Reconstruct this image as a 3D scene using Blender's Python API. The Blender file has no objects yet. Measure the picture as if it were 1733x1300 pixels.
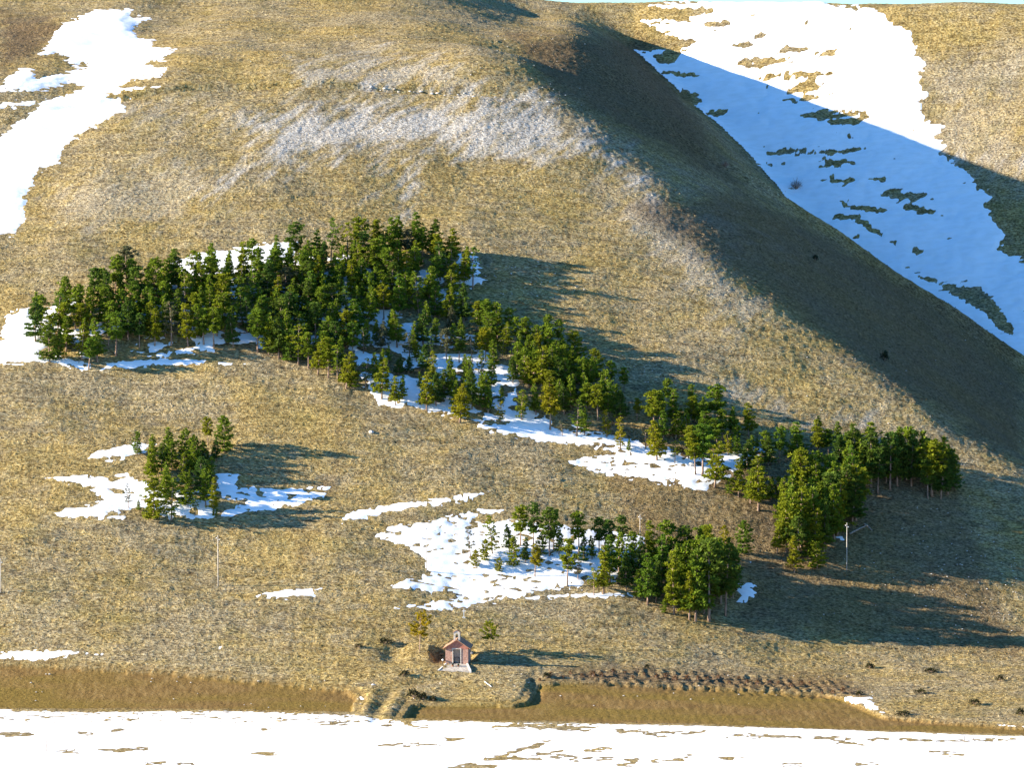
import bpy, math, random
import numpy as np

# ------------------------------------------------------------------ camera, sky, sun, exposure
SC = bpy.context.scene
COL = SC.collection
F = 8665.0; CAM = np.array([0., -900., 120.]); PITCH = math.radians(-4.26)
W, H = 1733., 1300.
SUN_AZ, SUN_EL = 6.0, 17.8            # sun: from the left, a little in front of the slope, low

cd = bpy.data.cameras.new('camera'); cam = bpy.data.objects.new('camera', cd); COL.objects.link(cam)
cam.location = CAM; cam.rotation_euler = (math.radians(90) + PITCH, 0, 0)
cd.sensor_width = 36.0; cd.lens = F / W * 36.0; cd.clip_start = 1.0; cd.clip_end = 20000.0
SC.camera = cam

A_, E_ = math.radians(SUN_AZ), math.radians(SUN_EL)
TOSUN = np.array([-math.cos(E_) * math.cos(A_), -math.cos(E_) * math.sin(A_), math.sin(E_)])
world = bpy.data.worlds.new('World'); SC.world = world; world.use_nodes = True
wn = world.node_tree; bg = wn.nodes['Background']
sky = wn.nodes.new('ShaderNodeTexSky'); sky.sky_type = 'NISHITA'; sky.sun_disc = False
sky.sun_elevation = E_; sky.sun_rotation = math.atan2(TOSUN[0], TOSUN[1])
sky.altitude = 1400; sky.air_density = 1.0; sky.dust_density = 0.2; sky.ozone_density = 5.0
tint = wn.nodes.new('ShaderNodeMix'); tint.data_type = 'RGBA'; tint.blend_type = 'MULTIPLY'; tint.inputs[0].default_value = 1.0
tint.inputs[7].default_value = (0.62, 1.03, 1.18, 1); wn.links.new(sky.outputs[0], tint.inputs[6]); wn.links.new(tint.outputs[2], bg.inputs[0]); bg.inputs[1].default_value = 0.072
sl = bpy.data.lights.new('sun', 'SUN'); sl.energy = 4.8; sl.angle = math.radians(0.5); sl.color = (1.0, 0.88, 0.70)
so = bpy.data.objects.new('sun', sl); COL.objects.link(so)
from mathutils import Vector
so.rotation_euler = Vector(-TOSUN).to_track_quat('-Z', 'Y').to_euler()
SC.view_settings.view_transform = 'Standard'; SC.view_settings.look = 'None'
SC.view_settings.gamma = 1.0; SC.view_settings.use_curve_mapping = False
SC.view_settings.exposure = 2.0

rng = np.random.default_rng(7); random.seed(7)

# ------------------------------------------------------------------ helpers
def ray(u, v):
    a = (np.asarray(u, float) - W / 2) / F; b = -(np.asarray(v, float) - H / 2) / F
    c, s = math.cos(PITCH), math.sin(PITCH)
    return a, c - b * s, s + b * c
def proj(x, y, z):
    c, s = math.cos(PITCH), math.sin(PITCH)
    dx, dy, dz = x - CAM[0], y - CAM[1], z - CAM[2]
    f = np.maximum(dy * c + dz * s, 1.0); up = -dy * s + dz * c
    return W / 2 + F * dx / f, H / 2 - F * up / f
def smin(a, b, k):
    h = np.clip(.5 + .5 * (b - a) / k, 0, 1); return b * (1 - h) + a * h - k * h * (1 - h)
def smax(a, b, k): return -smin(-a, -b, k)
def sstep(e0, e1, x):
    t = np.clip((x - e0) / (e1 - e0), 0, 1); return t * t * (3 - 2 * t)
_perm = np.random.default_rng(3).permutation(4096)
_gx = np.cos(np.arange(4096) * 2.399963); _gy = np.sin(np.arange(4096) * 2.399963)
def perlin(x, y):
    xi = np.floor(x).astype(np.int64); yi = np.floor(y).astype(np.int64)
    xf = x - xi; yf = y - yi
    u = xf * xf * xf * (xf * (xf * 6 - 15) + 10); w = yf * yf * yf * (yf * (yf * 6 - 15) + 10)
    def g(i, j):
        h = _perm[(_perm[(xi + i) & 4095] + yi + j) & 4095]
        return _gx[h] * (xf - i) + _gy[h] * (yf - j)
    n0 = g(0, 0) * (1 - u) + g(1, 0) * u; n1 = g(0, 1) * (1 - u) + g(1, 1) * u
    return (n0 * (1 - w) + n1 * w) * 1.5
def sdf(poly, u, v, margin=60.):
    """signed distance to a polygon, positive inside; -margin beyond the margin"""
    p = np.asarray(poly, float); u = np.asarray(u, float); v = np.asarray(v, float)
    out = np.full(u.shape, -margin)
    m = (u > p[:, 0].min() - margin) & (u < p[:, 0].max() + margin) & (v > p[:, 1].min() - margin) & (v < p[:, 1].max() + margin)
    if not m.any(): return out
    uu, vv = u[m], v[m]; d = np.full(uu.shape, 1e9); ins = np.zeros(uu.shape, bool)
    for (x0, y0), (x1, y1) in zip(p, np.roll(p, -1, 0)):
        ex, ey = x1 - x0, y1 - y0
        t = np.clip(((uu - x0) * ex + (vv - y0) * ey) / max(ex * ex + ey * ey, 1e-9), 0, 1)
        d = np.minimum(d, (uu - x0 - t * ex) ** 2 + (vv - y0 - t * ey) ** 2)
        if y0 != y1:
            ins ^= ((y0 > vv) != (y1 > vv)) & (uu < (x1 - x0) * (vv - y0) / (y1 - y0) + x0)
    d = np.sqrt(d); out[m] = np.where(ins, d, -d); return out
def line_sd(pts, x, y):
    """distance to a polyline, signed (+ on the far side, larger y)"""
    d = np.full(np.shape(x), 1e9); s = np.ones(np.shape(x))
    for (x0, y0), (x1, y1) in zip(pts, pts[1:]):
        ex, ey = x1 - x0, y1 - y0
        t = np.clip(((x - x0) * ex + (y - y0) * ey) / (ex * ex + ey * ey), 0, 1)
        q = np.hypot(x - x0 - t * ex, y - y0 - t * ey); n = q < d
        d = np.where(n, q, d); s = np.where(n, np.sign(ex * (y - y0) - ey * (x - x0)), s)
    return d, s

# ------------------------------------------------------------------ the lie of the land
P = dict(mA=.43, k=.0004, x0=-110., g=.08, smax=.85, Hx=112., Hy=262., Hz=45., Hgx=.10, Hgy=.65, yt=256., ytx=.7, toff=8., pz=98., pg=.12)
def yfoot(x): return -14 - 0.12 * x
def face_a(x, y):
    t = y - yfoot(x)
    return P['mA'] * smax(t, 0 * t, 30.) - P['k'] * np.maximum(x - P['x0'], 0) ** 2 * np.clip(t / 40, 0, 1) - P['g'] * x * np.clip((t + 25) / 40, 0, 1)
def _crest():
    r = []
    for u, v in [(760, 40), (800, 120), (900, 185), (1010, 260), (1110, 335), (1240, 480), (1400, 620), (1570, 720), (1740, 820), (1900, 920)]:
        a, b, c = ray(u, v); Y = np.arange(800, 1500, .25); d = face_a(a / b * Y, Y - 900) - 2 - (120 + c / b * Y)
        i = np.argmax(d > 0); r.append((Y[i] - 900, a / b * Y[i]))
    r = np.array(r); return r[np.argsort(r[:, 0])]
CR = _crest()
_yy = np.arange(-200, 700, 2.); _xs = np.interp(_yy, CR[:, 0], CR[:, 1])
_xs = np.where(_yy < CR[0, 0], CR[0, 1] + (CR[1, 1] - CR[0, 1]) / (CR[1, 0] - CR[0, 0]) * (_yy - CR[0, 0]), _xs)
_k = np.exp(-.5 * (np.arange(-15, 16) * 2 / 12.) ** 2); _k /= _k.sum()
_xs = np.convolve(np.pad(_xs, 15, mode='edge'), _k, 'valid')
KY = [40, 100, 150, 190, 225, 260]; KA = [.431, .431, .430, .471, .433, .118]; KR = [1300., 1300., 1300., 1300., 1170., 360.]
def drop(d, R, sm):
    d = np.maximum(d, 0); dm = sm * R
    return np.where(d < dm, d * d / (2 * R), dm * dm / (2 * R) + sm * (d - dm))
def land(x, y):
    A = face_a(x, y)
    A = smin(A, P['pz'] + 2. - 1. * sstep(-40, 12, x) + P['pg'] * (y - 250) * sstep(0, 1, (-x + 8) / 38), 5.)
    d = smin(x - np.interp(y, _yy, _xs) + 5., P['yt'] + P['ytx'] * (x + 8) - y + P['toff'], 16.)
    ka = np.interp(y, KY, KA); kr = 1. / np.interp(y, KY, 1. / np.array(KR))
    dp = np.maximum(d, 0); dm = 0.85 * kr
    S = A - ka * smax(d, 0 * d, 14.) - np.where(dp < dm, dp * dp / (2 * kr), dm * dm / (2 * kr) + .85 * (dp - dm)) - drop(x - 10., 20., .8) * np.clip((y - 230) / 40, 0, 1)
    H2 = P['Hz'] + P['Hgx'] * (np.maximum(x, 30) - P['Hx']) + .08 * np.maximum(30 - x, 0) + P['Hgy'] * (y - P['Hy'])
    return S, H2
def base(x, y):
    S, H2 = land(x, y)
    z = smax(smax(S, H2, 5.), 0 * S, 3.) + 0.05 * smax(np.minimum(y + 48, 400), 0 * y, 4.) - 2.0
    cap = 120.3 - .007 * np.maximum(x - 25, 0) + .05 * np.clip(25 - x, 0, 200) - .08 * np.maximum(y - 375, 0)
    return smin(z, np.maximum(cap, -5), 2.)
def hit(u, v, fn=None, y0=-220., y1=500.):
    """the point of the ground seen along a ray"""
    fn = fn or base
    a, b, c = ray(u, v); Y = np.arange(900 + y0, 900 + y1, .5); x = a / b * Y
    d = fn(x, Y - 900) - (120 + c / b * Y); i = int(np.argmax(d > 0))
    t = d[i - 1] / (d[i - 1] - d[i]) if i > 0 else 0
    Yh = Y[i - 1] + .5 * t
    return np.array([a / b * Yh, Yh - 900, 120 + c / b * Yh])
def wpoly(px): return [tuple(hit(u, v)[:2]) for u, v in px]
FIELD_L = wpoly([(-60, 1112), (0, 1117), (100, 1121), (300, 1133), (450, 1148), (598, 1164), (611, 1178), (604, 1206), (330, 1200), (0, 1199), (-60, 1196)])
FIELD_R = wpoly([(672, 1216), (690, 1189), (740, 1187), (868, 1189), (888, 1184), (892, 1172), (905, 1150), (1000, 1152), (1200, 1160), (1400, 1172), (1440, 1180), (1505, 1210), (1733, 1228), (1790, 1232), (1790, 1248), (1733, 1243), (1200, 1226), (830, 1219)])
FURROW = wpoly([(905, 1146), (990, 1134), (1100, 1130), (1300, 1142), (1430, 1152), (1470, 1180), (1420, 1182), (1200, 1166), (1000, 1156)])
ROAD = [tuple(hit(u, v)[:2]) for u, v in [(-200, 215), (0, 196), (200, 165), (330, 152), (480, 151), (620, 154), (780, 163), (930, 177), (1010, 205)]]
TRACK = [tuple(hit(u, v)[:2]) for u, v in [(637, 1222), (645, 1195), (662, 1172), (700, 1158), (745, 1146), (775, 1146)]]
BANK_A = [tuple(hit(u, v)[:2]) for u, v in [(616, 1208), (632, 1170)]]
BANK_B = [tuple(hit(u, v)[:2]) for u, v in [(648, 1212), (664, 1190), (678, 1168)]]
FURD = np.array(hit(1228, 1172)[:2]) - np.array(hit(1212, 1150)[:2]); FURD = FURD / np.hypot(*FURD)
CHX, CHY, _ = hit(773, 1124.5); CHZ = float(base(np.array([CHX]), np.array([CHY]))[0])
HOLLOW = hit(666, 1104)[:2]; HOLLOW2 = hit(905, 1160)[:2]
def ground(x, y):
    x = np.asarray(x, float); y = np.asarray(y, float); shp = x.shape; x = x.ravel(); y = y.ravel()
    z = base(x, y)
    n = (y > -120) & (y < 60) & (np.abs(x) < 160)
    if n.any():
        X, Y = x[n], y[n]; Z = z[n]
        f = np.maximum(sdf(FIELD_L, X, Y, 8), sdf(FIELD_R, X, Y, 8))
        Z = Z - .75 * sstep(-.4, .9, f)
        fu = sstep(-.5, 1.5, sdf(FURROW, X, Y, 8)) + .16 * sstep(1, 4, sdf(FIELD_R, X, Y, 8)) * (X > 8)
        q = X * FURD[1] - Y * FURD[0] + .8 * perlin(X * .45, Y * .3)
        Z = Z + fu * .24 * (np.abs(((q / 1.85) % 1) - .5) * 4 - 1) * np.clip(.55 + 1.1 * perlin(X * .55 + 9, Y * .5), 0, 1.2)
        for L in (BANK_A, BANK_B):
            d, s = line_sd(L, X, Y); Z = Z + .28 * np.exp(-(d / 1.0) ** 2)
        d, s = line_sd(TRACK, X, Y); Z = Z - .3 * np.exp(-(d / 1.2) ** 2)
        Z = Z - .9 * np.exp(-((X - HOLLOW[0]) / 2.4) ** 2 - ((Y - HOLLOW[1]) / 4.5) ** 2)
        Z = Z - .5 * np.exp(-((X - HOLLOW2[0]) / 1.0) ** 2 - ((Y - HOLLOW2[1]) / 5) ** 2)
        # level cut round the chapel
        w = sstep(4.0, 2.6, np.abs(X - CHX) - np.where(X < CHX, 1.0, 0)) * sstep(-1.0, 0, Y - CHY) * sstep(8.5, 6.5, Y - CHY)
        Z = Z * (1 - w) + w * CHZ
        z[n] = Z
    n = (y > 120) & (y < 300) & (x > -160) & (x < 60)
    if n.any():
        X, Y = x[n], y[n]; d, s = line_sd(ROAD, X, Y); q = d * s
        z[n] += np.where(q > 0, -.42 * np.minimum(q, 2.6) * sstep(3.6, 2.6, q), .12 * np.exp(-(q / 1.5) ** 2)) * sstep(-105, -80, X) * sstep(9, -6, X)
    # shallow gully with the long snow bank, far left
    d = x + 98 - .16 * (y - 160)
    z -= 2.2 * np.exp(-(d / 11.) ** 2) * sstep(95, 160, y) * sstep(330, 260, y)
    # broad unevenness
    z += (.9 * perlin(x / 34., y / 30. + 5) + .45 * perlin(x / 13., y / 11.)) * sstep(0, 40, y - yfoot(x))
    return z.reshape(shp)
def gz(x, y): return float(ground(np.array([x]), np.array([y]))[0])
def at(u, v):
    p = hit(u, v, ground); return p

# ------------------------------------------------------------------ materials
def mat(name, col=(.5, .5, .5), rough=.9, spec=.2):
    m = bpy.data.materials.new(name); m.use_nodes = True
    b = m.node_tree.nodes['Principled BSDF']; b.inputs['Base Color'].default_value = (*col, 1)
    b.inputs['Roughness'].default_value = rough; b.inputs['Specular IOR Level'].default_value = spec
    return m
class NT:
    def __init__(s, m): s.t = m.node_tree; s.b = s.t.nodes['Principled BSDF']; s.co = s.n('ShaderNodeTexCoord').outputs['Object']
    def n(s, k, **kw):
        q = s.t.nodes.new(k)
        for a, v in kw.items(): setattr(q, a, v)
        return q
    def l(s, a, b): s.t.links.new(a, b)
    def noise(s, scale, detail=4, rough=.6, stretch=(1, 1, 1), rot=0., dist=0.):
        mp = s.n('ShaderNodeMapping'); mp.inputs['Scale'].default_value = stretch; mp.inputs['Rotation'].default_value = (0, 0, rot)
        s.l(s.co, mp.inputs['Vector']); q = s.n('ShaderNodeTexNoise'); s.l(mp.outputs[0], q.inputs['Vector'])
        q.inputs['Scale'].default_value = scale; q.inputs['Detail'].default_value = detail; q.inputs['Roughness'].default_value = rough
        q.inputs['Distortion'].default_value = dist
        return q.outputs['Fac']
    def ramp(s, f, stops):
        r = s.n('ShaderNodeValToRGB'); e = r.color_ramp.elements
        while len(e) < len(stops): e.new(.5)
        for el, (p, c) in zip(e, stops): el.position = p; el.color = (*c, 1) if len(c) == 3 else c
        s.l(f, r.inputs[0]); return r.outputs[0]
    def mix(s, f, a, b, mode='MIX'):
        q = s.n('ShaderNodeMix', data_type='RGBA', blend_type=mode)
        for sock, v in ((q.inputs[0], f), (q.inputs[6], a), (q.inputs[7], b)):
            if hasattr(v, 'links') or hasattr(v, 'is_linked'): s.l(v, sock)
            else: sock.default_value = v if isinstance(v, float) else (*v, 1)
        return q.outputs[2]
    def math(s, op, a, b=0.):
        q = s.n('ShaderNodeMath', operation=op)
        for i, v in enumerate((a, b)):
            if isinstance(v, (int, float)): q.inputs[i].default_value = v
            else: s.l(v, q.inputs[i])
        return q.outputs[0]
    def bump(s, h, strength=.5, dist=.1, prev=None):
        q = s.n('ShaderNodeBump'); q.inputs['Strength'].default_value = strength; q.inputs['Distance'].default_value = dist
        s.l(h, q.inputs['Height'])
        if prev is not None: s.l(prev, q.inputs['Normal'])
        s.l(q.outputs[0], s.b.inputs['Normal']); return q.outputs[0]

def ground_material():
    m = mat('dry_hill_grass', rough=1.0, spec=0.05); t = NT(m)
    att = t.n('ShaderNodeVertexColor', layer_name='zone'); sep = t.n('ShaderNodeSeparateColor'); t.l(att.outputs[0], sep.inputs[0])
    frost, field, earth_shade = sep.outputs[0], sep.outputs[1], sep.outputs[2]
    big = t.noise(.045, 3, .55); mid = t.noise(.28, 4, .65, (1, 1.6, 1)); grain = t.noise(2.1, 3, .62, (.75, 1.25, 1)); fine = t.noise(6.5, 2, .6)
    g = t.math('ADD', t.math('MULTIPLY', grain, .8), t.math('MULTIPLY', fine, .2))
    gold = t.ramp(g, [(.32, (.06, .040, .015)), (.43, (.225, .155, .053)), (.52, (.385, .282, .108)), (.64, (.54, .43, .20))])
    mauve = t.ramp(g, [(.32, (.06, .046, .028)), (.43, (.20, .152, .083)), (.53, (.355, .285, .16)), (.64, (.50, .43, .285))])
    bm = t.ramp(t.math('ADD', t.math('MULTIPLY', big, .55), t.math('MULTIPLY', mid, .45)), [(.42, (0, 0, 0)), (.58, (1, 1, 1))])
    c = t.mix(bm, gold, mauve)
    olive = t.ramp(t.noise(.11, 4, .6), [(.52, (0, 0, 0)), (.7, (.4, .4, .4))])
    c = t.mix(olive, c, t.ramp(g, [(.32, (.06, .05, .015)), (.55, (.27, .215, .06)), (.7, (.42, .34, .12))]))
    patch = t.ramp(t.noise(.55, 4, .68, (.55, 1.5, 1), 0., .6), [(.36, (.52, .50, .50)), (.47, (.86, .86, .86)), (.6, (1.08, 1.06, 1.0))])
    c = t.mix(.85, c, t.mix(1.0, c, patch, 'MULTIPLY'))
    terr = t.ramp(t.noise(.16, 5, .7, (.35, 4.5, 1), 0.12, .3), [(.40, (.72, .71, .70)), (.52, (1.0, 1.0, 1.0))])
    c = t.mix(.6, c, t.mix(1.0, c, terr, 'MULTIPLY'))
    stone = t.ramp(g, [(.34, (.14, .12, .095)), (.45, (.34, .30, .245)), (.56, (.56, .515, .44)), (.7, (.66, .63, .56))])
    c = t.mix(frost, c, stone)
    stripe = t.noise(.9, 4, .6, (1.4, .22, 1), rot=-.5)
    fld = t.ramp(t.math('ADD', t.math('MULTIPLY', stripe, .6), t.math('MULTIPLY', g, .4)), [(.36, (.105, .064, .023)), (.5, (.17, .106, .037)), (.62, (.235, .155, .06))])
    fld = t.mix(t.ramp(t.noise(.06, 2, .5, (.5, 2, 1)), [(.42, (0, 0, 0)), (.6, (.7, .7, .7))]), fld, t.ramp(g, [(.35, (.09, .062, .012)), (.65, (.22, .155, .035))]))
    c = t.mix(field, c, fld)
    earth_shade_col = t.ramp(g, [(.34, (.042, .028, .016)), (.5, (.125, .082, .045)), (.66, (.24, .165, .095))])  # dark earth; also the painted shade on flanks and lower right slope
    c = t.mix(earth_shade, c, earth_shade_col)
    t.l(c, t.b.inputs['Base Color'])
    k = t.math('SUBTRACT', 1.0, t.math('MULTIPLY', field, .55))
    hgt = t.math('MULTIPLY', t.math('ADD', t.math('MULTIPLY', grain, 1.0), t.math('MULTIPLY', fine, .35)), k)
    t.bump(hgt, .95, .5)
    return m
def snow_material():
    m = mat('old_snow', (.86, .87, .89), .7, .25); t = NT(m)
    t.l(t.mix(t.ramp(t.noise(.6, 4, .6, (.6, 1.5, 1)), [(.4, (0, 0, 0)), (.7, (1, 1, 1))]), (.88, .885, .90), (.80, .80, .79)), t.b.inputs['Base Color'])
    t.bump(t.noise(1.2, 4, .6, (.5, 1.4, 1)), .5, .12)
    return m
M_GROUND = ground_material(); M_SNOW = snow_material()

# ------------------------------------------------------------------ snow outlines (where each patch lies, traced in the photograph's pixels, laid on the ground)
SNOW_MAIN = {
 'snow_bank': [(156,14),(239,10),(222,24),(267,26),(229,45),(235,62),(263,62),(260,76),(311,81),(277,100),(249,110),(294,111),(270,131),(222,137),(208,145),(277,147),(239,152),(183,163),(239,162),(208,173),(211,188),(183,204),(149,221),(111,249),(100,277),(62,294),(59,311),(45,332),(45,374),(28,400),(-15,404),(-60,420),(-60,300),(-10,235),(0,228),(21,208),(48,194),(62,178),(0,187),(-30,190),(-30,178),(0,174),(35,170),(107,161),(138,149),(114,140),(97,149),(45,156),(-10,158),(-30,158),(-5,145),(10,138),(7,125),(45,111),(62,121),(62,131),(114,118),(145,111),(111,109),(114,100),(93,92),(61,95),(93,52),(104,38),(145,22)],
 'snow_patch_a': [(-30,617),(-30,590),(2,572),(2,555),(12,528),(50,515),(60,540),(80,520),(110,498),(145,500),(100,560),(70,600),(120,606),(160,617),(150,629),(80,615)],
 'snow_strip_a': [(180,616),(205,610),(310,606),(435,617),(310,618),(225,622),(170,626)],
 'snow_strip_b': [(235,600),(320,590),(330,600),(250,604)],
 'snow_band': [(285,442),(350,424),(430,411),(505,407),(510,425),(440,462),(350,474),(290,462)],
 'snow_forest': [(600,470),(700,458),(770,478),(745,495),(640,502),(705,530),(712,562),(800,560),(832,600),(885,632),(875,680),(940,712),(1000,722),(1060,742),(1110,758),(1100,776),(1000,757),(920,752),(860,738),(800,715),(700,692),(640,690),(610,640),(590,592),(570,560),(560,500)],
 'snow_forest_a': [(80,565),(200,515),(300,475),(480,435),(620,425),(740,438),(800,480),(780,500),(640,545),(590,590),(420,590),(200,606),(90,610)],
 'snow_patch_b': [(770,428),(800,424),(815,445),(815,468),(832,479),(800,489),(768,482)],
 'snow_patch_c': [(718,492),(760,484),(788,487),(750,498)],
 'snow_tail': [(805,712),(870,713),(960,722),(1060,738),(1100,752),(1150,764),(1200,772),(1260,758),(1305,750),(1305,766),(1260,792),(1215,822),(1190,834),(1100,816),(1000,801),(952,780),(1000,770),(1040,768),(960,752),(870,741),(810,726)],
 'snow_patch_d': [(1405,908),(1425,902),(1440,908),(1424,918)], 'snow_patch_e': [(1250,952),(1290,947),(1314,951),(1280,956)],
 'snow_patch_f': [(1247,985),(1275,983),(1281,1008),(1264,1023),(1248,1017),(1243,1000)], 'snow_patch_g': [(1165,830),(1182,828),(1197,833),(1180,837)],
 'snow_patch_h': [(148,773),(165,759),(230,747),(280,749),(240,767),(212,776),(160,781)],
 'snow_patch_i': [(72,813),(95,805),(150,800),(215,801),(240,812),(300,830),(368,826),(366,882),(330,880),(285,880),(240,862),(205,866),(217,882),(130,881),(78,872),(110,862),(150,852),(172,843),(150,828),(110,822)],
 'snow_patch_j': [(363,799),(408,800),(402,822),(440,825),(562,823),(550,841),(500,861),(420,869),(370,881),(363,868),(410,850),(368,842)],
 'snow_strip_c': [(570,880),(600,865),(680,850),(760,840),(832,831),(800,846),(740,856),(690,863),(640,871),(610,881),(580,885)],
 'snow_sheet': [(630,908),(660,888),(720,880),(800,865),(872,854),(850,868),(800,880),(880,880),(960,890),(1010,895),(1095,905),(1088,925),(1062,960),(1042,985),(1000,985),(985,997),(930,1000),(900,1010),(840,1022),(760,1035),(700,1033),(668,1027),(720,1018),(790,1010),(735,1005),(655,998),(680,980),(720,968),(715,945),(680,925)],
 'snow_strip_d': [(890,1012),(930,1007),(1000,1003),(1062,1004),(1075,1011),(1000,1013),(940,1014)],
 'snow_patch_k': [(958,863),(980,859),(1004,862),(985,867)], 'snow_patch_l': [(1096,871),(1110,868),(1128,871),(1105,875)],
 'snow_strip_e': [(418,1010),(470,1000),(552,994),(530,1008),(480,1015)], 'snow_strip_f': [(-40,1110),(40,1101),(110,1099),(174,1107),(100,1112),(75,1119),(-40,1116)],
 'snow_patch_m': [(368,1096),(376,1092),(385,1095),(378,1101)], 'snow_patch_n': [(638,826),(652,821),(670,820),(655,829)],
 'snow_patch_o': [(1408,1180),(1440,1177),(1475,1182),(1490,1198),(1505,1212),(1480,1206),(1450,1194),(1430,1190)],
 'snow_patch_p': [(1655,1229),(1700,1225),(1760,1224),(1760,1236),(1690,1234)], 'snow_patch_q': [(600,1171),(613,1171),(619,1190),(612,1198)],
}
SPARSE = {'snow_forest': .14, 'snow_forest_a': .30, 'snow_sheet': .12, 'snow_tail': .08, 'snow_patch_j': .12, 'snow_patch_i': .0}
SNOW_HILL = [(1085,33),(1120,33),(1155,38),(1210,15),(1100,8),(1150,4),(1250,-8),(1400,-12),(1403,2),(1420,10),(1460,12),(1490,20),(1510,40),(1540,55),(1550,75),(1553,95),(1565,110),(1555,130),(1565,160),(1555,180),(1570,205),(1600,212),(1580,228),(1600,245),(1590,260),(1620,280),(1640,300),(1660,325),(1700,334),(1662,342),(1680,372),(1700,400),(1690,425),(1733,442),(1900,480),(1900,900),(1500,700),(1200,470),(1040,140),(1075,85),(1100,88),(1150,94),(1174,72),(1130,52)]
def blob(cx, cy, rx, ry, rot=0., n=14):
    r = np.random.default_rng(int(cx * 7 + cy)); o = []
    for i in range(n):
        a = i / n * 2 * math.pi; k = .75 + .4 * r.random(); x, y = rx * k * math.cos(a), ry * k * math.sin(a)
        o.append((cx + x * math.cos(rot) - y * math.sin(rot), cy + x * math.sin(rot) + y * math.cos(rot)))
    return o
BARE_HILL = [blob(*q) for q in [(1150,124,34,3.5,.05),(1168,165,20,13,.5),(1128,100,22,10),(1212,191,18,3.5),(1220,255,15,4),(1380,256,85,5,-.02),(1270,279,62,3.5,-.04),(1415,276,36,5),(1420,305,28,6),(1490,303,18,4),(1527,329,38,9.5,.06),(1563,357,38,5,.28),(1352,325,26,2.5),(1425,366,18,5,.1),(1460,378,38,5,.6),(1463,352,34,6,.1),(1555,424,13,6),(1513,412,8,3,.5),(1450,398,12,3),
    (1258,77,16,6),(1290,105,52,7,-.08),(1338,84,30,7,-.1),(1395,90,26,5,-.2),(1340,128,66,6,-.02),(1362,148,32,8,-.2),(1370,166,42,4,-.12),(1405,194,62,7,.0),(1430,205,34,7),(1448,230,18,3.5),(1210,41,28,5,.05),(1285,60,10,6)]] + \
    [[(1535,452),(1570,470),(1620,483),(1660,487),(1690,520),(1712,555),(1718,572),(1692,558),(1668,530),(1640,515),(1600,492),(1560,470)], [(1225,270),(1285,300),(1290,312),(1270,305),(1230,284)]]
BARE_PLAIN = [blob(*q) for q in [(25,1244,30,2.5),(115,1273,20,2),(210,1269,45,2,-.06),(290,1293,40,1.5),(230,1217,25,1.5),(200,1237,10,1.2),(145,1241,12,1.5),(450,1276,25,1.8),(450,1236,8,2),(560,1227,32,2,-.05),(690,1228,30,1.2,.1),(655,1227,9,3),(700,1262,60,1.2),(770,1252,15,1),(585,1222,20,1.5),
    (880,1231,50,1.6),(960,1232,60,4,.02),(1060,1238,40,1.5),(840,1283,20,4,-.2),(870,1274,22,3,-.3),(910,1262,22,2.5,-.4),(800,1299,42,5),(880,1285,40,3),(950,1283,28,2.5,-.1),(1000,1285,40,2.5),(930,1275,22,2,-.2),(1020,1270,30,1.5),(1060,1294,15,2.5),(1110,1245,25,1.2),(1120,1287,60,1.3),(1150,1240,60,1.2),(1290,1247,60,1.6),(1400,1250,110,1.2,.03),(1440,1260,22,2,.1),(1590,1254,60,1.2,.02),(1700,1254,40,1.2),(1580,1275,10,1.6),(1612,1277,16,3,.1),(1480,1295,30,1),(1170,1281,12,2),(1240,1284,20,1.5),(1350,1295,22,1.2)]]
FROST = [([(330,345),(380,300),(450,250),(420,205),(500,182),(620,172),(700,165),(800,172),(900,190),(960,220),(1060,272),(1110,330),(1060,285),(960,255),(880,265),(780,255),(735,255),(690,345),(680,330),(700,250),(600,250),(520,275),(400,305),(370,330)], 1.0),
         ([(500,110),(640,95),(780,115),(800,145),(620,145),(520,140)], .6), ([(120,190),(300,170),(420,180),(440,215),(300,215)], .35), ([(60,340),(300,270),(420,300),(300,380),(120,390)], .30),
         ([(620,146),(760,152),(900,163),(940,178),(780,160),(620,156)], 1.0), ([(690,310),(706,312),(696,345),(682,374),(675,370)], .9), ([(1600,266),(1740,268),(1740,275),(1600,272)], .9), ([(650,250),(662,252),(640,330),(632,328)], .7), ([(1210,655),(1330,690),(1480,712),(1480,718),(1330,698),(1210,664)], .5), ([(980,210),(1100,280),(1250,380),(1330,450),(1200,380),(1080,300)], .35), ([(1560,110),(1740,80),(1740,330),(1620,280),(1570,200)], .2),
         ([(1000,300),(1200,420),(1300,540),(1250,560),(1100,420)], .4)]
EARTH_SHADE = [([(0,20),(90,28),(110,45),(60,100),(0,115)], .8), ([(586,662),(594,662),(578,740),(566,800),(552,835),(546,830),(560,795),(572,735)], .5), ([(522,870),(530,872),(512,950),(504,948)], .45), ([(1060,350),(1330,520),(1500,650),(1733,790),(1733,590),(1540,470),(1250,320)], .65), ([(860,55),(1090,62),(1180,200),(1260,320),(1090,240),(930,150)], .8),  # last two outlines: shade of the right and top flanks painted into the colour
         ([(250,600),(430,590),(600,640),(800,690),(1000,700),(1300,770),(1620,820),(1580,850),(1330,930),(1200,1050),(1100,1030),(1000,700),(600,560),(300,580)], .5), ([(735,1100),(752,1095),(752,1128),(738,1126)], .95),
         ([(905,1144),(1000,1130),(1430,1148),(1464,1180),(1200,1168),(900,1156)], .9), ([(1230,770),(1620,830),(1733,1110),(1250,1060)], .6)]  # last outline: shadow of the right-hand trees darkened into the ground colour

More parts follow.
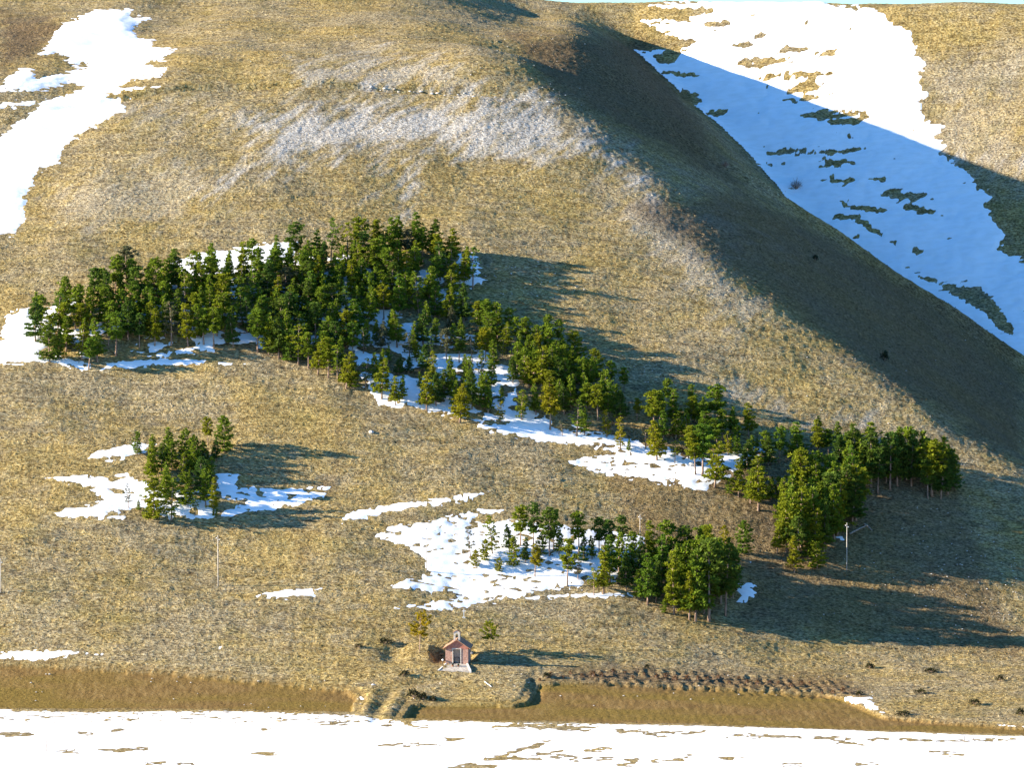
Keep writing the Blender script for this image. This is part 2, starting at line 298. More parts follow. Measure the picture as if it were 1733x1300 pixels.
# ------------------------------------------------------------------ ground and snow meshes
def axis(segs):
    out = []
    for a, b, st in segs: out += list(np.arange(a, b - 1e-6, st))
    return np.array(out + [segs[-1][1]])
AX = axis([(-3000, -600, 300), (-600, -200, 25), (-200, -132, 4), (-132, 128, .38), (128, 175, .6), (175, 260, 5), (260, 600, 34), (600, 3000, 300)])
AY = axis([(-3000, -1000, 250), (-1000, -200, 40), (-200, -112, 4), (-112, -58, .7), (-58, 10, .5), (10, 270, .6), (270, 445, .9), (445, 700, 20), (700, 3000, 230)])
GX, GY = np.meshgrid(AX, AY); nx, ny = len(AX), len(AY)
gx, gy = GX.ravel(), GY.ravel()
ZS = ground(gx, gy)                                        # smooth surface
pu, pv = proj(gx, gy, ZS); S_, H2_ = land(gx, gy); hill = (H2_ > S_ - 1.0) & (gy > 60)
inview = (pu > -250) & (pu < 1980) & (gy > -130) & (gy < 445)
zone = np.zeros((len(gx), 3)); fieldv = np.zeros(len(gx))
near = inview & (gy < 60)
fieldv[near] = np.maximum(sdf(FIELD_L, gx[near], gy[near], 8), sdf(FIELD_R, gx[near], gy[near], 8))
fieldv[~near] = -8
zone[:, 1] = sstep(-.3, .4, fieldv)
_al, _ac = gx * .5 + gy * .87, gx * .87 - gy * .5
streak = perlin(_ac / 3.2, _al / 15.) * .65 + perlin(_ac / 1.3 + 40, _al / 5.) * .5 + perlin(gx / 12. + 7, gy / 12.) * .45 + perlin(gx / .8, gy / .9) * .25
for px, w in FROST:
    d = sdf(px, pu, pv, 40); zone[:, 0] = np.maximum(zone[:, 0], w * sstep(-.35, .85, streak + np.clip(d / 36, -1, 1) * .75 + .06) * (d > -34))
for px, w in EARTH_SHADE:
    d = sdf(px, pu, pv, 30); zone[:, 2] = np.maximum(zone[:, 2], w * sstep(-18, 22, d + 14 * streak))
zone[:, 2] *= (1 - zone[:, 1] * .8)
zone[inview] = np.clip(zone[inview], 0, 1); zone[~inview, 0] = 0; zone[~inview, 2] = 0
rough_amp = np.where(inview, 1., 0.) * (1 - .85 * zone[:, 1]) * np.where(gy < -44 - .12 * gx * 0, .25, 1.)
MICRO = rough_amp * (.06 * perlin(gx / 2.6, gy / 2.2) + .09 * perlin(gx / 1.25 + 3, gy / 1.1) + .10 * perlin(gx / .72, gy / .95 + 8) + .08 * perlin(gx / 5., gy / 1.5))
ZG = ZS + MICRO
# snow depth field, one scalar per patch
edge = 4. * perlin(pu / 46., pv / 7.) + 5. * perlin(pu / 20., pv / 3.6 + 20) + 2.5 * perlin(pu / 8., pv / 3. + 9) + 2.
hole = perlin(gx / 3.6, gy / 2.4 + 31) * .8 + perlin(gx / 9., gy / 6. + 11) * .6
snow_s = {}
for nm, px in SNOW_MAIN.items():
    d = sdf(px, pu, pv, 40); a = np.asarray(px); thin = min(1., (a[:, 1].max() - a[:, 1].min()) / 30.)
    d = d + edge * (.3 if 'strip' in nm else .25 + .55 * thin) + (2.5 if 'strip' in nm else 0)
    if nm in ('snow_sheet', 'snow_tail', 'snow_patch_j'): d = np.minimum(d, (perlin(gx / 2.0, gy / .95 + 5) + perlin(gx / 5., gy / 2.4) * .6 + .95) * 9)
    elif nm in SPARSE: d = np.minimum(d, (hole + .75 - 2. * SPARSE[nm]) * 14)
    d[hill & (pu > 1000)] = -40
    if nm not in ('snow_patch_o', 'snow_patch_p', 'snow_patch_q'): d[zone[:, 1] > .5] = -40
    snow_s[nm] = d
d = sdf(SNOW_HILL, pu, pv, 40) + edge * 1.3
for b in BARE_HILL: d = np.minimum(d, -(sdf(b, pu, pv, 40) * 1.1 + (edge - 2.) * .95 - 2.2))
d = np.minimum(d, 12 * (perlin(gx / 2.6, gy / 1.6) * 1.0 + 1.0) * np.where(gy > 0, 1, 1))
d[~hill] = -40; d[~inview] = -40; snow_s['snow_slope'] = d
yl = np.array([hit(u, v)[:2] for u, v in [(-300, 1190), (0, 1197), (30, 1202), (180, 1204), (330, 1201), (500, 1204), (610, 1209), (680, 1219), (760, 1217), (830, 1221), (1000, 1223), (1200, 1227), (1400, 1233), (1600, 1241), (1733, 1245), (2000, 1252)]])
d = (np.interp(gx, yl[:, 0], yl[:, 1]) - gy) * 3.0 + np.where(inview, edge * .35, 0)
for b in BARE_PLAIN: d = np.minimum(d, -(sdf(b, pu, pv, 40) * 1.6 + (edge - 2.) * 1.0 - 5.0))
snow_s['snow_plain'] = np.where(gy < -30, d, -40)

def quads(mask=None):
    i = np.arange(nx - 1)[None, :] + np.arange(ny - 1)[:, None] * nx; i = i.ravel()
    q = np.stack([i, i + 1, i + nx + 1, i + nx], 1)
    return q if mask is None else q[mask[q].all(1)]
def grid_mesh(name, z, q, m, smooth=True):
    used = np.unique(q); re = np.full(len(gx), -1); re[used] = np.arange(len(used))
    me = bpy.data.meshes.new(name); n = len(used); k = len(q)
    me.vertices.add(n); me.vertices.foreach_set('co', np.stack([gx[used], gy[used], z[used]], 1).astype(np.float32).ravel())
    me.loops.add(k * 4); me.loops.foreach_set('vertex_index', re[q].astype(np.int32).ravel())
    me.polygons.add(k); me.polygons.foreach_set('loop_start', np.arange(0, k * 4, 4, dtype=np.int32))
    me.polygons.foreach_set('use_smooth', np.full(k, smooth))
    me.update(calc_edges=True); me.materials.append(m)
    o = bpy.data.objects.new(name, me); COL.objects.link(o); return o, used
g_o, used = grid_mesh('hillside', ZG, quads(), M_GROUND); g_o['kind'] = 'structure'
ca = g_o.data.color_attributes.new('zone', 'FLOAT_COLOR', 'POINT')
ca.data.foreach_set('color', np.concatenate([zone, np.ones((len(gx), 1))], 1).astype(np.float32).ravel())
for nm, d in snow_s.items():
    amp = 1.0 if nm not in ('snow_plain', 'snow_slope') else 1.3
    hgt = -.24 + .36 * amp * sstep(-8, 12, d) + .05 * perlin(gx / 4., gy / 3. + 50) * (d > 4)
    hgt = hgt + .16 * sstep(8, 26, d)
    if nm == 'snow_plain': hgt = -.10 + .15 * sstep(-5, 12, d)
    msk = d > -6.5
    if nm == 'snow_plain': msk &= True
    q = quads(msk)
    if len(q) == 0: continue
    base_name = nm if nm[-2] != '_' else nm[:-2]
    o, _ = grid_mesh(base_name, ZS + .3 * MICRO * sstep(14, 2, d) + hgt, q, M_SNOW); o['kind'] = 'structure'
# snow gives depth 'HSN' for things standing on it

# grass tussocks standing over the sward: too many to count
rt = np.random.default_rng(21); NTU = 80000
tx = rt.uniform(-118, 135, NTU * 2); ty = rt.uniform(-45, 330, NTU * 2)
ii = np.clip(np.searchsorted(AX, tx), 1, nx - 1); jj = np.clip(np.searchsorted(AY, ty), 1, ny - 1); gi = jj * nx + ii
anysnow = np.max(np.stack([d[gi] for d in snow_s.values()]), 0)
ok = inview[gi] & (fieldv[gi] < -.9) & (anysnow < -3) & (pu[gi] > -40) & (pu[gi] < 1775) & (pv[gi] > -10)
tx, ty, gi = tx[ok][:NTU], ty[ok][:NTU], gi[ok][:NTU]; NTU = len(tx); tz = ground(tx, ty) + MICRO[gi] - .06
K = 5; ang = rt.uniform(0, 6.28, NTU)[:, None] + np.arange(K) * 2 * math.pi / K; rad = rt.uniform(.09, .22, NTU)[:, None] * rt.uniform(.6, 1.3, (NTU, K)); hh = rt.uniform(.06, .22, NTU)
V = np.empty((NTU, K + 1, 3)); V[:, :K, 0] = tx[:, None] + np.cos(ang) * rad; V[:, :K, 1] = ty[:, None] + np.sin(ang) * rad; V[:, :K, 2] = tz[:, None] + (V[:, :K, 1] - ty[:, None]) * .4
V[:, K, 0] = tx + rt.normal(0, .08, NTU); V[:, K, 1] = ty + rt.normal(0, .08, NTU); V[:, K, 2] = tz + hh
k = np.arange(K); tri = np.stack([k, (k + 1) % K, np.full(K, K)], 1); T = (np.arange(NTU)[:, None, None] * (K + 1) + tri[None]).reshape(-1, 3)
me = bpy.data.meshes.new('grass_tussocks'); me.vertices.add(NTU * (K + 1)); me.vertices.foreach_set('co', V.astype(np.float32).ravel())
me.loops.add(T.size); me.loops.foreach_set('vertex_index', T.astype(np.int32).ravel()); me.polygons.add(len(T)); me.polygons.foreach_set('loop_start', np.arange(0, T.size, 3, dtype=np.int32)); me.update(calc_edges=True)
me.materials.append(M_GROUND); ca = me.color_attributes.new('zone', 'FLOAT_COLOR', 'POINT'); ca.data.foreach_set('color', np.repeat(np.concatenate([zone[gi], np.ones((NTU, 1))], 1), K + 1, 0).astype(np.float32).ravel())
to = bpy.data.objects.new('grass_tussocks', me); COL.objects.link(to); to['kind'] = 'stuff'; to['label'] = 'dry grass tussocks covering the open hillside'; to['category'] = 'grass'
print('tris', sum(len(o.data.polygons) * 2 for o in SC.objects if o.type == 'MESH'), 'tussocks', NTU)

# ------------------------------------------------------------------ things: helpers
def mesh_obj(name, V, Fc, m, parent=None, smooth=False, mats=None, mi=None):
    me = bpy.data.meshes.new(name); me.from_pydata([tuple(map(float, p)) for p in V], [], [tuple(int(i) for i in f) for f in Fc])
    for q in (mats or [m]): me.materials.append(q)
    if mi is not None: me.polygons.foreach_set('material_index', np.asarray(mi, np.int32))
    if smooth: me.polygons.foreach_set('use_smooth', np.ones(len(Fc), bool))
    me.update(); o = bpy.data.objects.new(name, me); COL.objects.link(o); o.parent = parent; return o
def thing(name, label, cat, loc, rz=0., group=None):
    o = bpy.data.objects.new(name, None); COL.objects.link(o); o.location = tuple(map(float, loc)); o.rotation_euler = (0, 0, rz)
    o.empty_display_size = .3; tag(o, label, cat, group); return o
def tag(o, label, cat, group=None):
    o['label'] = label; o['category'] = cat
    if group: o['group'] = group
def copy_tree(root):
    r = root.copy(); COL.objects.link(r)
    for ch in root.children:
        c = ch.copy(); COL.objects.link(c); c.parent = r
        for g in ch.children:
            d = g.copy(); COL.objects.link(d); d.parent = c
    return r
class MB:
    def __init__(s): s.V = []; s.F = []
    def add(s, V, Fc):
        n = len(s.V); s.V += [tuple(p) for p in V]; s.F += [tuple(i + n for i in f) for f in Fc]; return s
    def box(s, x0, x1, y0, y1, z0, z1):
        return s.add([(x0,y0,z0),(x1,y0,z0),(x1,y1,z0),(x0,y1,z0),(x0,y0,z1),(x1,y0,z1),(x1,y1,z1),(x0,y1,z1)],
                     [(0,3,2,1),(4,5,6,7),(0,1,5,4),(1,2,6,5),(2,3,7,6),(3,0,4,7)])
    def hexa(s, lo, hi):
        return s.add(list(lo) + list(hi), [(0,3,2,1),(4,5,6,7),(0,1,5,4),(1,2,6,5),(2,3,7,6),(3,0,4,7)])
    def prism(s, prof, y0, y1):
        n = len(prof); V = [(x, y0, z) for x, z in prof] + [(x, y1, z) for x, z in prof]
        return s.add(V, [tuple(range(n)), tuple(range(2 * n - 1, n - 1, -1))] + [((i + 1) % n, i, n + i, n + (i + 1) % n) for i in range(n)])
    def tube(s, pts, rad, k=6):
        pts = np.asarray(pts, float); V = []; Fc = []
        for i, p in enumerate(pts):
            d = pts[min(i + 1, len(pts) - 1)] - pts[max(i - 1, 0)]; d /= np.linalg.norm(d) + 1e-9
            a = np.cross(d, (1, .13, .2) if abs(d[0]) < .9 else (0, 1, 0)); a /= np.linalg.norm(a); b = np.cross(d, a)
            for j in range(k):
                t = 2 * math.pi * j / k; V.append(p + rad[i] * (math.cos(t) * a + math.sin(t) * b))
        for i in range(len(pts) - 1):
            for j in range(k): Fc.append((i * k + j, i * k + (j + 1) % k, (i + 1) * k + (j + 1) % k, (i + 1) * k + j))
        Fc.append(tuple(range(k - 1, -1, -1))); Fc.append(tuple((len(pts) - 1) * k + j for j in range(k)))
        return s.add(V, Fc)
    def build(s, name, m, parent=None, smooth=False): return mesh_obj(name, s.V, s.F, m, parent, smooth)

# ------------------------------------------------------------------ pines
def bark_material():
    m = mat('pine_bark', rough=.95, spec=.05); t = NT(m)
    t.l(t.ramp(t.noise(3., 4, .6, (1, 1, .3)), [(.35, (.13, .085, .06)), (.55, (.30, .21, .16)), (.7, (.44, .34, .27))]), t.b.inputs['Base Color']); return m
def needle_material(name, dark, light, warm):
    m = mat(name, rough=.75, spec=.15); t = NT(m)
    oi = t.n('ShaderNodeObjectInfo'); at_ = t.n('ShaderNodeVertexColor', layer_name='shade')
    c = t.mix(at_.outputs[0], dark, light)
    c = t.mix(t.math('MULTIPLY', oi.outputs['Random'], .7), c, t.mix(at_.outputs[0], tuple(.5 * q for q in warm), warm))
    t.l(c, t.b.inputs['Base Color'])
    tr = t.n('ShaderNodeBsdfTranslucent'); t.l(c, tr.inputs[0]); ms = t.n('ShaderNodeMixShader'); ms.inputs[0].default_value = .42
    out = t.t.nodes['Material Output']; t.l(t.b.outputs[0], ms.inputs[1]); t.l(tr.outputs[0], ms.inputs[2]); t.l(ms.outputs[0], out.inputs[0]); return m
M_BARK = bark_material()
NEEDLE = {'green': needle_material('pine_needles_green', (.045, .095, .012), (.15, .245, .018), (.22, .265, .016)),
          'olive': needle_material('pine_needles_olive', (.085, .12, .010), (.25, .29, .015), (.29, .28, .013)),
          'dark': needle_material('pine_needles_dark', (.028, .068, .015), (.10, .175, .024), (.15, .20, .018)),
          'grey': needle_material('pine_needles_grey', (.065, .075, .036), (.15, .165, .08), (.16, .145, .06)),
          'yellow': needle_material('pine_needles_yellow', (.12, .14, .008), (.28, .29, .014), (.32, .26, .012)),
          'gold': needle_material('pine_needles_gold', (.17, .14, .01), (.40, .32, .015), (.42, .30, .015))}
# profile: (relative height, relative branch length) pairs; crown base; clump density; needle size
KINDS = {'C': dict(base=.14, prof=[(0, .75), (.12, 1), (.45, .70), (.8, .32), (1, .04)], wid=.20, lev=14, br=6, cl=1.0, fill=3),
         'R': dict(base=.36, prof=[(0, .5), (.28, 1), (.6, .86), (.85, .5), (1, .1)], wid=.185, lev=11, br=6, cl=1.15, fill=3),
         'B': dict(base=.05, prof=[(0, .85), (.3, 1), (.65, .75), (.88, .4), (1, .1)], wid=.27, lev=11, br=7, cl=1.15, fill=3),
         'U': dict(base=.42, prof=[(0, .6), (.35, 1), (.75, .85), (1, .4)], wid=.40, lev=7, br=7, cl=1.2, fill=3),
         'N': dict(base=.12, prof=[(0, .7), (.3, 1), (.7, .75), (1, .1)], wid=.125, lev=13, br=5, cl=.9, fill=2),
         'S': dict(base=.26, prof=[(0, .6), (.3, 1), (.7, .6), (1, .1)], wid=.19, lev=9, br=4, cl=.62, fill=2)}
def pine(kind, tint, seed, h=9.0):
    k = KINDS[kind]; r = np.random.default_rng(seed)
    root = thing('pine_tree', 'pine', 'tree', (0, 0, 0)); tb = MB()
    bend = r.normal(0, .012, 2); nseg = 8
    def axis_at(f): return np.array([bend[0] * h * f * f * 3, bend[1] * h * f * f * 3, h * f])
    tr = .014 * h + .03
    tb.tube([axis_at(f) + (np.array([0, 0, -.35]) if f == 0 else 0) for f in np.linspace(0, .97, nseg)], [tr * (1.25 if f == 0 else 1 - .85 * f) for f in np.linspace(0, .97, nseg)], 7)
    V = []; Fc = []; sh = []
    def clump(c, rad, up, shade):
        n = int(19 * k['cl'] + 5)
        D = r.normal(0, 1, (n, 3)) * np.array([1, 1, .62]); D /= np.linalg.norm(D, axis=1)[:, None]; D = D + up; D /= np.linalg.norm(D, axis=1)[:, None]
        for d in D:
            s = np.cross(d, r.normal(0, 1, 3)); s /= np.linalg.norm(s) + 1e-9
            L = rad * (.75 + .5 * r.random()); w = rad * (.13 + .10 * r.random()); p0 = c + d * L * .05; q = c + d * L * .62
            i = len(V); V.extend([p0, q + s * w, c + d * L, q - s * w]); Fc.append((i, i + 1, i + 2, i + 3))
            sh.append(np.clip(shade + r.normal(0, .22), 0, 1))
    nl = k['lev']
    for li in range(nl):
        f = (li + .5 + r.uniform(-.25, .25)) / nl; z = k['base'] + (1 - k['base']) * f * .97
        Lb = h * k['wid'] * np.interp(f, *zip(*k['prof'])); a0 = r.random() * 6.28
        nb = max(3, int(round(k['br'] * (1.05 - .35 * f) + r.uniform(-.6, .6))))
        for bi in range(nb):
            if r.random() < (.20 if kind != 'S' else .28): continue
            a = a0 + bi * 6.283 / nb + r.normal(0, .22); L = Lb * r.uniform(.45, 1.28)
            up = np.interp(f, [0, .5, 1], [.02, .28, .9]) + r.normal(0, .08)
            d = np.array([math.cos(a), math.sin(a), up]); p0 = axis_at(z)
            tip = p0 + d * L; mid = p0 + d * L * .5 + np.array([0, 0, -.06 * L])
            tb.tube([p0, mid, tip], [.028 * h / 9 + .012 * L, .018 * h / 9 + .008 * L, .006], 3)
            ncl = max(1, int(k['fill'] * 1.0 * L / (.105 * h) + .5))
            shade = r.uniform(.25, .8)
            for ci in range(ncl):
                t = (ci + 1.0) / ncl * .98 if ncl > 1 else .85
                if t < .28: continue
                c = p0 + (mid - p0) * min(1, t * 2) + (tip - mid) * max(0, t * 2 - 1)
                c = c + r.normal(0, .022 * h, 3) * np.array([1, 1, .5])
                clump(c, h * r.uniform(.042, .064), np.array([math.cos(a) * .35, math.sin(a) * .35, .55]), shade)
    clump(axis_at(.97), h * .055, np.array([0, 0, .9]), .6)
    # a few dead twigs on the bare stem
    for i in range(6):
        z = r.uniform(.12, max(.2, k['base'])); a = r.random() * 6.28; p0 = axis_at(z); L = h * r.uniform(.03, .08)
        tb.tube([p0, p0 + L * np.array([math.cos(a), math.sin(a), -.1])], [.02, .006], 3)
    tb.build('trunk', M_BARK, root, True)
    cr = mesh_obj('crown', V, Fc, NEEDLE[tint], root)
    ca = cr.data.color_attributes.new('shade', 'FLOAT_COLOR', 'CORNER'); s4 = np.repeat(np.array(sh), 4)
    ca.data.foreach_set('color', np.stack([s4, s4, s4, np.ones_like(s4)], 1).astype(np.float32).ravel())
    root['h'] = h; return root
PROTO = {}
def proto(kind, tint, var):
    key = (kind, tint, var)
    if key not in PROTO: PROTO[key] = [pine(kind, tint, 100 + 37 * var + 11 * ord(kind) + len(tint) * 5), False]
    return PROTO[key]
KWORD = {'U': 'broad-crowned', 'C': 'tapering', 'R': 'round-topped', 'B': 'bushy', 'N': 'slender column-shaped', 'S': 'thin sparse'}
TWORD = {'green': 'green', 'olive': 'olive green', 'dark': 'dark green', 'grey': 'grey green', 'yellow': 'yellow green', 'gold': 'golden'}
N_TREES = 0; LABEL_COUNT = {}
SPEC = []
def place_pine(p, hm, kind, tint, area, label=None, lean=0., wid=1.0): SPEC.append((p, float(hm), kind, tint, area, label, lean, wid))
def put_pine(p, hm, kind, tint, area, label=None, lean=0., wid=1.0):
    """area: where the tree stands, as words"""
    global N_TREES
    ent = proto(kind, tint, N_TREES % 2)
    if ent[1]: o = copy_tree(ent[0])
    else: o = ent[0]; ent[1] = True
    s = hm / 9.0
    o.location = (float(p[0]), float(p[1]), gz(p[0], p[1]) - .05); wid *= random.uniform(.85, 1.2); o.scale = (s * wid, s * wid, s)
    o.rotation_euler = (random.gauss(0, .035), random.gauss(0, .035) + lean, random.random() * 6.28 if not lean else 0.)
    trunk = 'bare-trunked ' if kind == 'R' and not label else ''
    o['label'] = label or f'{KWORD[kind]} {trunk}{TWORD[tint]} pine {area}'
    o['category'] = 'tree'; o['group'] = f'{KWORD[kind]} {TWORD[tint]} pines {area}' if not label else 'single pines told apart by eye'
    if label: o['group'] = 'pines that stand out singly'
    N_TREES += 1; return o
POS = []; MD = FR = BT = RB = '?'
def pines(area, rows):
    for q in rows:
        u, v, h, kd, tn = q[:5]; p = at(u, v); POS.append((p[0], p[1]))
        if area == MD or area == FR: q = (u, v, h * 1.12, kd, tn, q[5] if len(q) > 5 else None, dict(wid=1.25, **(q[6] if len(q) > 6 else {})))
        ar = area
        if area == MD: ar = 'in the middle forest above the snow' if u < 880 else 'on the shaded right edge of the middle forest' if u < 1050 else 'in the narrow strip beside the snow tail'
        if area == FR: ar = 'at the lower forest edge by open grass' if u < 690 else 'among snow patches in the middle forest'
        if area == RB:
            ar = 'at the back of the dense lower block' if v < 990 else 'at the front of the dense lower block'
            if len(q) < 6 and kd == 'R': kd = 'CNRC'[int(u) % 4]
        if area == BT:
            ar = 'deep inside the tall right block' if tn == 'dark' else 'on the sunlit side of the right block' if u < 1420 else 'at the far right end of the forest'
            if len(q) < 6 and kd == 'R': kd = 'CRC'[int(u) % 3]
        if area == BT and len(q) < 7: q = (*q[:5], q[5] if len(q) > 5 else None, dict(wid=1.2))
        h = q[2]
        place_pine(p, h * (900 + p[1]) / F, kd, tn, ar, *(q[5:6] if len(q) > 5 else ()), **(q[6] if len(q) > 6 else {}))
# the two by the chapel
pines('by the chapel', [(710, 1103, 62, 'U', 'gold', 'broad golden-green pine standing left of the little chapel'), (831, 1103, 48, 'U', 'yellow', 'smaller bright green pine standing right of the little chapel')])
pines('in the small clump on the left snow', [(232,768,38,'B','green','small bushy pine at the upper left corner of the small left clump'),(218,861,42,'S','grey','thin grey pine on the snow left of the small left clump'),(260,880,72,'B','olive','big bushy pine at the front of the small left clump'),
 (255,816,68,'C','olive'),(285,782,58,'C','green'),(259,775,40,'C','green'),(313,775,50,'B','green'),(352,755,50,'R','olive'),(380,766,62,'B','green','broad bushy pine at the upper right corner of the small left clump'),(330,780,44,'B','dark'),(346,785,40,'C','dark'),(365,782,42,'C','dark'),
 (308,808,40,'N','olive','narrow bright pine column in the middle of the small left clump'),(348,858,65,'C','green'),(361,872,64,'C','olive','tapering olive pine at the front right corner of the small left clump'),(290,880,72,'N','green'),(330,874,35,'S','green'),(364,874,20,'B','green'),(320,825,30,'S','dark'),(357,805,32,'B','dark'),(235,866,20,'S','olive'),(273,800,55,'C','dark')])
LC = 'in the clump on the lower snow sheet'
pines(LC, [(796,944,54,'S','grey','thin grey pine at the left tip of the lower clump on snow'),(805,960,30,'B','yellow','low yellow-green bushy pine at the left tip of the lower clump'),(820,950,38,'B','yellow'),(833,938,66,'N','olive'),(843,968,25,'B','yellow','little yellow-green bush-like pine standing alone on snow before the lower clump'),(862,935,48,'C','dark'),(869,960,52,'B','olive'),
 (902,930,80,'R','dark'),(881,925,70,'R','olive'),(889,954,45,'C','dark'),(905,977,54,'R','yellow','leaning yellow-green pine with pale stem on the lower snow',dict(lean=.09)),(930,942,84,'R','dark'),(937,932,70,'R','dark'),(946,939,42,'S','dark'),(917,940,42,'B','dark'),(960,992,80,'R','olive','tall pale-stemmed pine at the front middle of the lower snow sheet'),
 (980,937,72,'R','green'),(978,982,46,'S','grey'),(987,951,42,'B','dark'),(1002,947,40,'C','dark'),(1014,937,62,'R','dark'),(1030,945,66,'R','dark'),(1054,930,58,'R','dark'),(1005,1008,48,'S','olive','thin olive pine at the snow edge in front of the lower clump'),(1021,1006,80,'C','olive',None,dict(lean=.06)),(1032,985,80,'C','green')])
RB = 'in the dense lower block above the field'
pines(RB, [(1096,1024,88,'C','green'),(1080,1016,52,'N','yellow'),(1063,985,62,'C','green'),(1141,1040,108,'C','olive','big pale-stemmed olive pine at the front of the dense lower block'),(1167,1050,84,'C','olive','olive pine standing foremost at the lower edge of the dense lower block'),(1177,1052,118,'C','green'),(1200,1052,140,'R','dark','tallest dark pine at the front of the dense lower block'),(1228,1043,120,'R','dark','dark pine at the right end of the dense lower block'),
 (1124,1038,22,'B','olive'),(1228,955,66,'N','yellow','slender yellow-green pine sticking up at the right back of the dense lower block'),(1257,938,56,'B','green','bushy pine on bare grass right behind the dense lower block'),(1103,968,88,'R','olive'),(1130,970,88,'R','green'),(1150,974,85,'R','dark'),(1165,985,90,'C','green'),(1190,975,85,'R','green'),(1202,985,96,'R','olive'),(1215,1000,90,'R','dark'),
 (1120,1000,95,'C','green'),(1142,1010,90,'C','dark'),(1160,1020,100,'C','olive'),(1182,1012,105,'R','green'),(1205,1022,110,'R','dark'),(1220,1022,105,'R','dark'),(1082,985,75,'C','dark'),(1070,962,62,'R','green'),(1047,968,66,'C','green'),(1060,1000,66,'C','dark'),(1240,1012,85,'R','dark'),(1235,985,75,'R','dark'),(1110,1020,70,'C','dark'),(1192,1040,90,'R','dark')])
BT = 'in the tall block at the right end of the forest'
pines(BT, [(1250,841,65,'C','olive'),(1284,864,92,'C','olive','tall tapering olive pine with bare stem at the lower left of the tall right block'),(1270,852,58,'S','olive'),(1234,836,26,'B','olive'),(1305,847,40,'S','grey'),(1318,842,36,'B','dark'),(1210,825,78,'C','olive','tapering olive pine at the right tip of the long snow tail'),(1344,969,62,'C','yellow','front yellow-green pine at the foot of the tall right block'),
 (1331,935,100,'C','olive','broad sunlit olive pine bulging from the left of the tall right block',dict(wid=1.2)),(1357,930,106,'C','olive'),(1378,940,80,'C','olive'),(1383,962,46,'B','olive'),(1315,937,60,'C','olive'),(1367,943,46,'B','green'),(1346,839,72,'C','green'),(1357,849,92,'R','olive'),(1378,850,86,'R','green'),(1393,880,70,'C','yellow'),(1410,872,90,'R','green'),(1424,883,95,'R','dark'),
 (1448,880,92,'R','olive','pine with a long bare pale stem right behind the utility pole'),(1442,887,80,'R','dark'),(1318,783,62,'R','green'),(1349,783,68,'R','green'),(1383,768,58,'R','olive'),(1386,742,38,'R','olive'),(1417,760,46,'S','green'),(1402,772,46,'R','green'),(1435,792,60,'R','dark'),(1450,790,60,'R','dark'),(1464,800,60,'R','dark'),(1422,802,66,'R','dark'),(1440,812,66,'R','dark'),
 (1481,803,88,'R','olive'),(1496,797,56,'R','dark'),(1518,803,80,'R','olive'),(1534,813,90,'R','green'),(1548,810,60,'S','green'),(1563,792,52,'R','dark'),(1577,840,96,'R','olive','big round olive pine at the far right corner of the forest',dict(wid=1.35)),(1592,844,92,'R','dark'),(1604,837,78,'R','dark'),(1570,844,70,'R','dark'),(1613,827,66,'R','dark'),(1475,814,60,'R','dark'),(1500,817,60,'R','dark'),(1455,832,60,'R','dark'),(1400,908,82,'R','dark'),(1414,895,96,'R','dark'),(1391,917,72,'C','green'),(1372,902,92,'C','olive'),(1341,902,96,'C','olive'),(1325,892,82,'C','olive'),(1402,850,80,'R','dark'),(1385,865,85,'C','green')])
MD = 'in the middle stretch of the forest above the snow tail'
pines(MD, [(1056,664,38,'R','green','round pine standing out alone against dark shade right of the middle forest'),(1128,690,44,'R','green'),(1106,729,62,'R','olive'),(1117,724,55,'R','olive'),(1078,712,34,'R','olive'),(1170,684,30,'R','green'),(1175,715,42,'C','olive'),(1189,719,42,'C','olive'),(1210,720,62,'R','green'),(1144,743,42,'C','olive'),(1239,733,40,'C','green'),(1267,740,52,'C','olive','slim pine at the upper right tip of the middle forest'),
 (1050,760,48,'N','yellow','slender yellow-green pine on the snow tail'),(1092,760,36,'S','grey'),(1112,780,62,'C','yellow','pale yellow-green pine in the middle of the snow tail'),(1064,765,20,'S','olive'),(1142,784,34,'S','olive'),(1165,776,50,'R','olive'),(1177,804,66,'R','olive'),(1189,806,78,'R','green','tall bare-stemmed pine at the lower edge of the snow tail'),(1232,771,36,'N','olive'),(1249,774,32,'C','green'),(1281,766,22,'C','grey'),(1300,790,46,'C','dark'),(1265,800,50,'C','dark'),
 (931,728,64,'R','yellow','yellow-green lollipop-shaped pine with bare stem on the snow'),(976,738,55,'S','green'),(989,737,42,'S','dark'),(1012,712,56,'R','olive'),(1027,740,42,'N','yellow'),(952,738,24,'S','grey'),(847,715,32,'N','yellow'),(883,712,46,'N','olive'),(848,684,28,'C','olive'),(822,612,50,'R','yellow'),(850,610,32,'S','olive'),(897,607,36,'R','olive'),(909,602,46,'R','olive'),(926,584,46,'R','green'),(946,588,42,'R','dark'),(822,558,46,'R','green'),(806,560,45,'R','olive'),(872,586,44,'R','dark'),(880,612,45,'C','dark'),(862,568,42,'R','dark'),
 (973,612,46,'B','olive'),(1007,642,46,'B','olive'),(1034,658,42,'R','dark'),(917,662,68,'C','olive'),(895,657,46,'C','olive'),(958,664,52,'C','olive'),(985,667,56,'R','green'),(966,692,50,'N','yellow'),(907,702,46,'C','green'),(945,668,55,'C','dark'),(955,702,46,'C','dark'),(1016,692,48,'C','dark'),(990,692,46,'C','dark'),(1026,682,50,'R','dark'),(1000,667,50,'R','dark'),(940,625,44,'R','dark'),(868,650,42,'C','dark')])
FR = 'along the lower edge of the forest among snow patches'
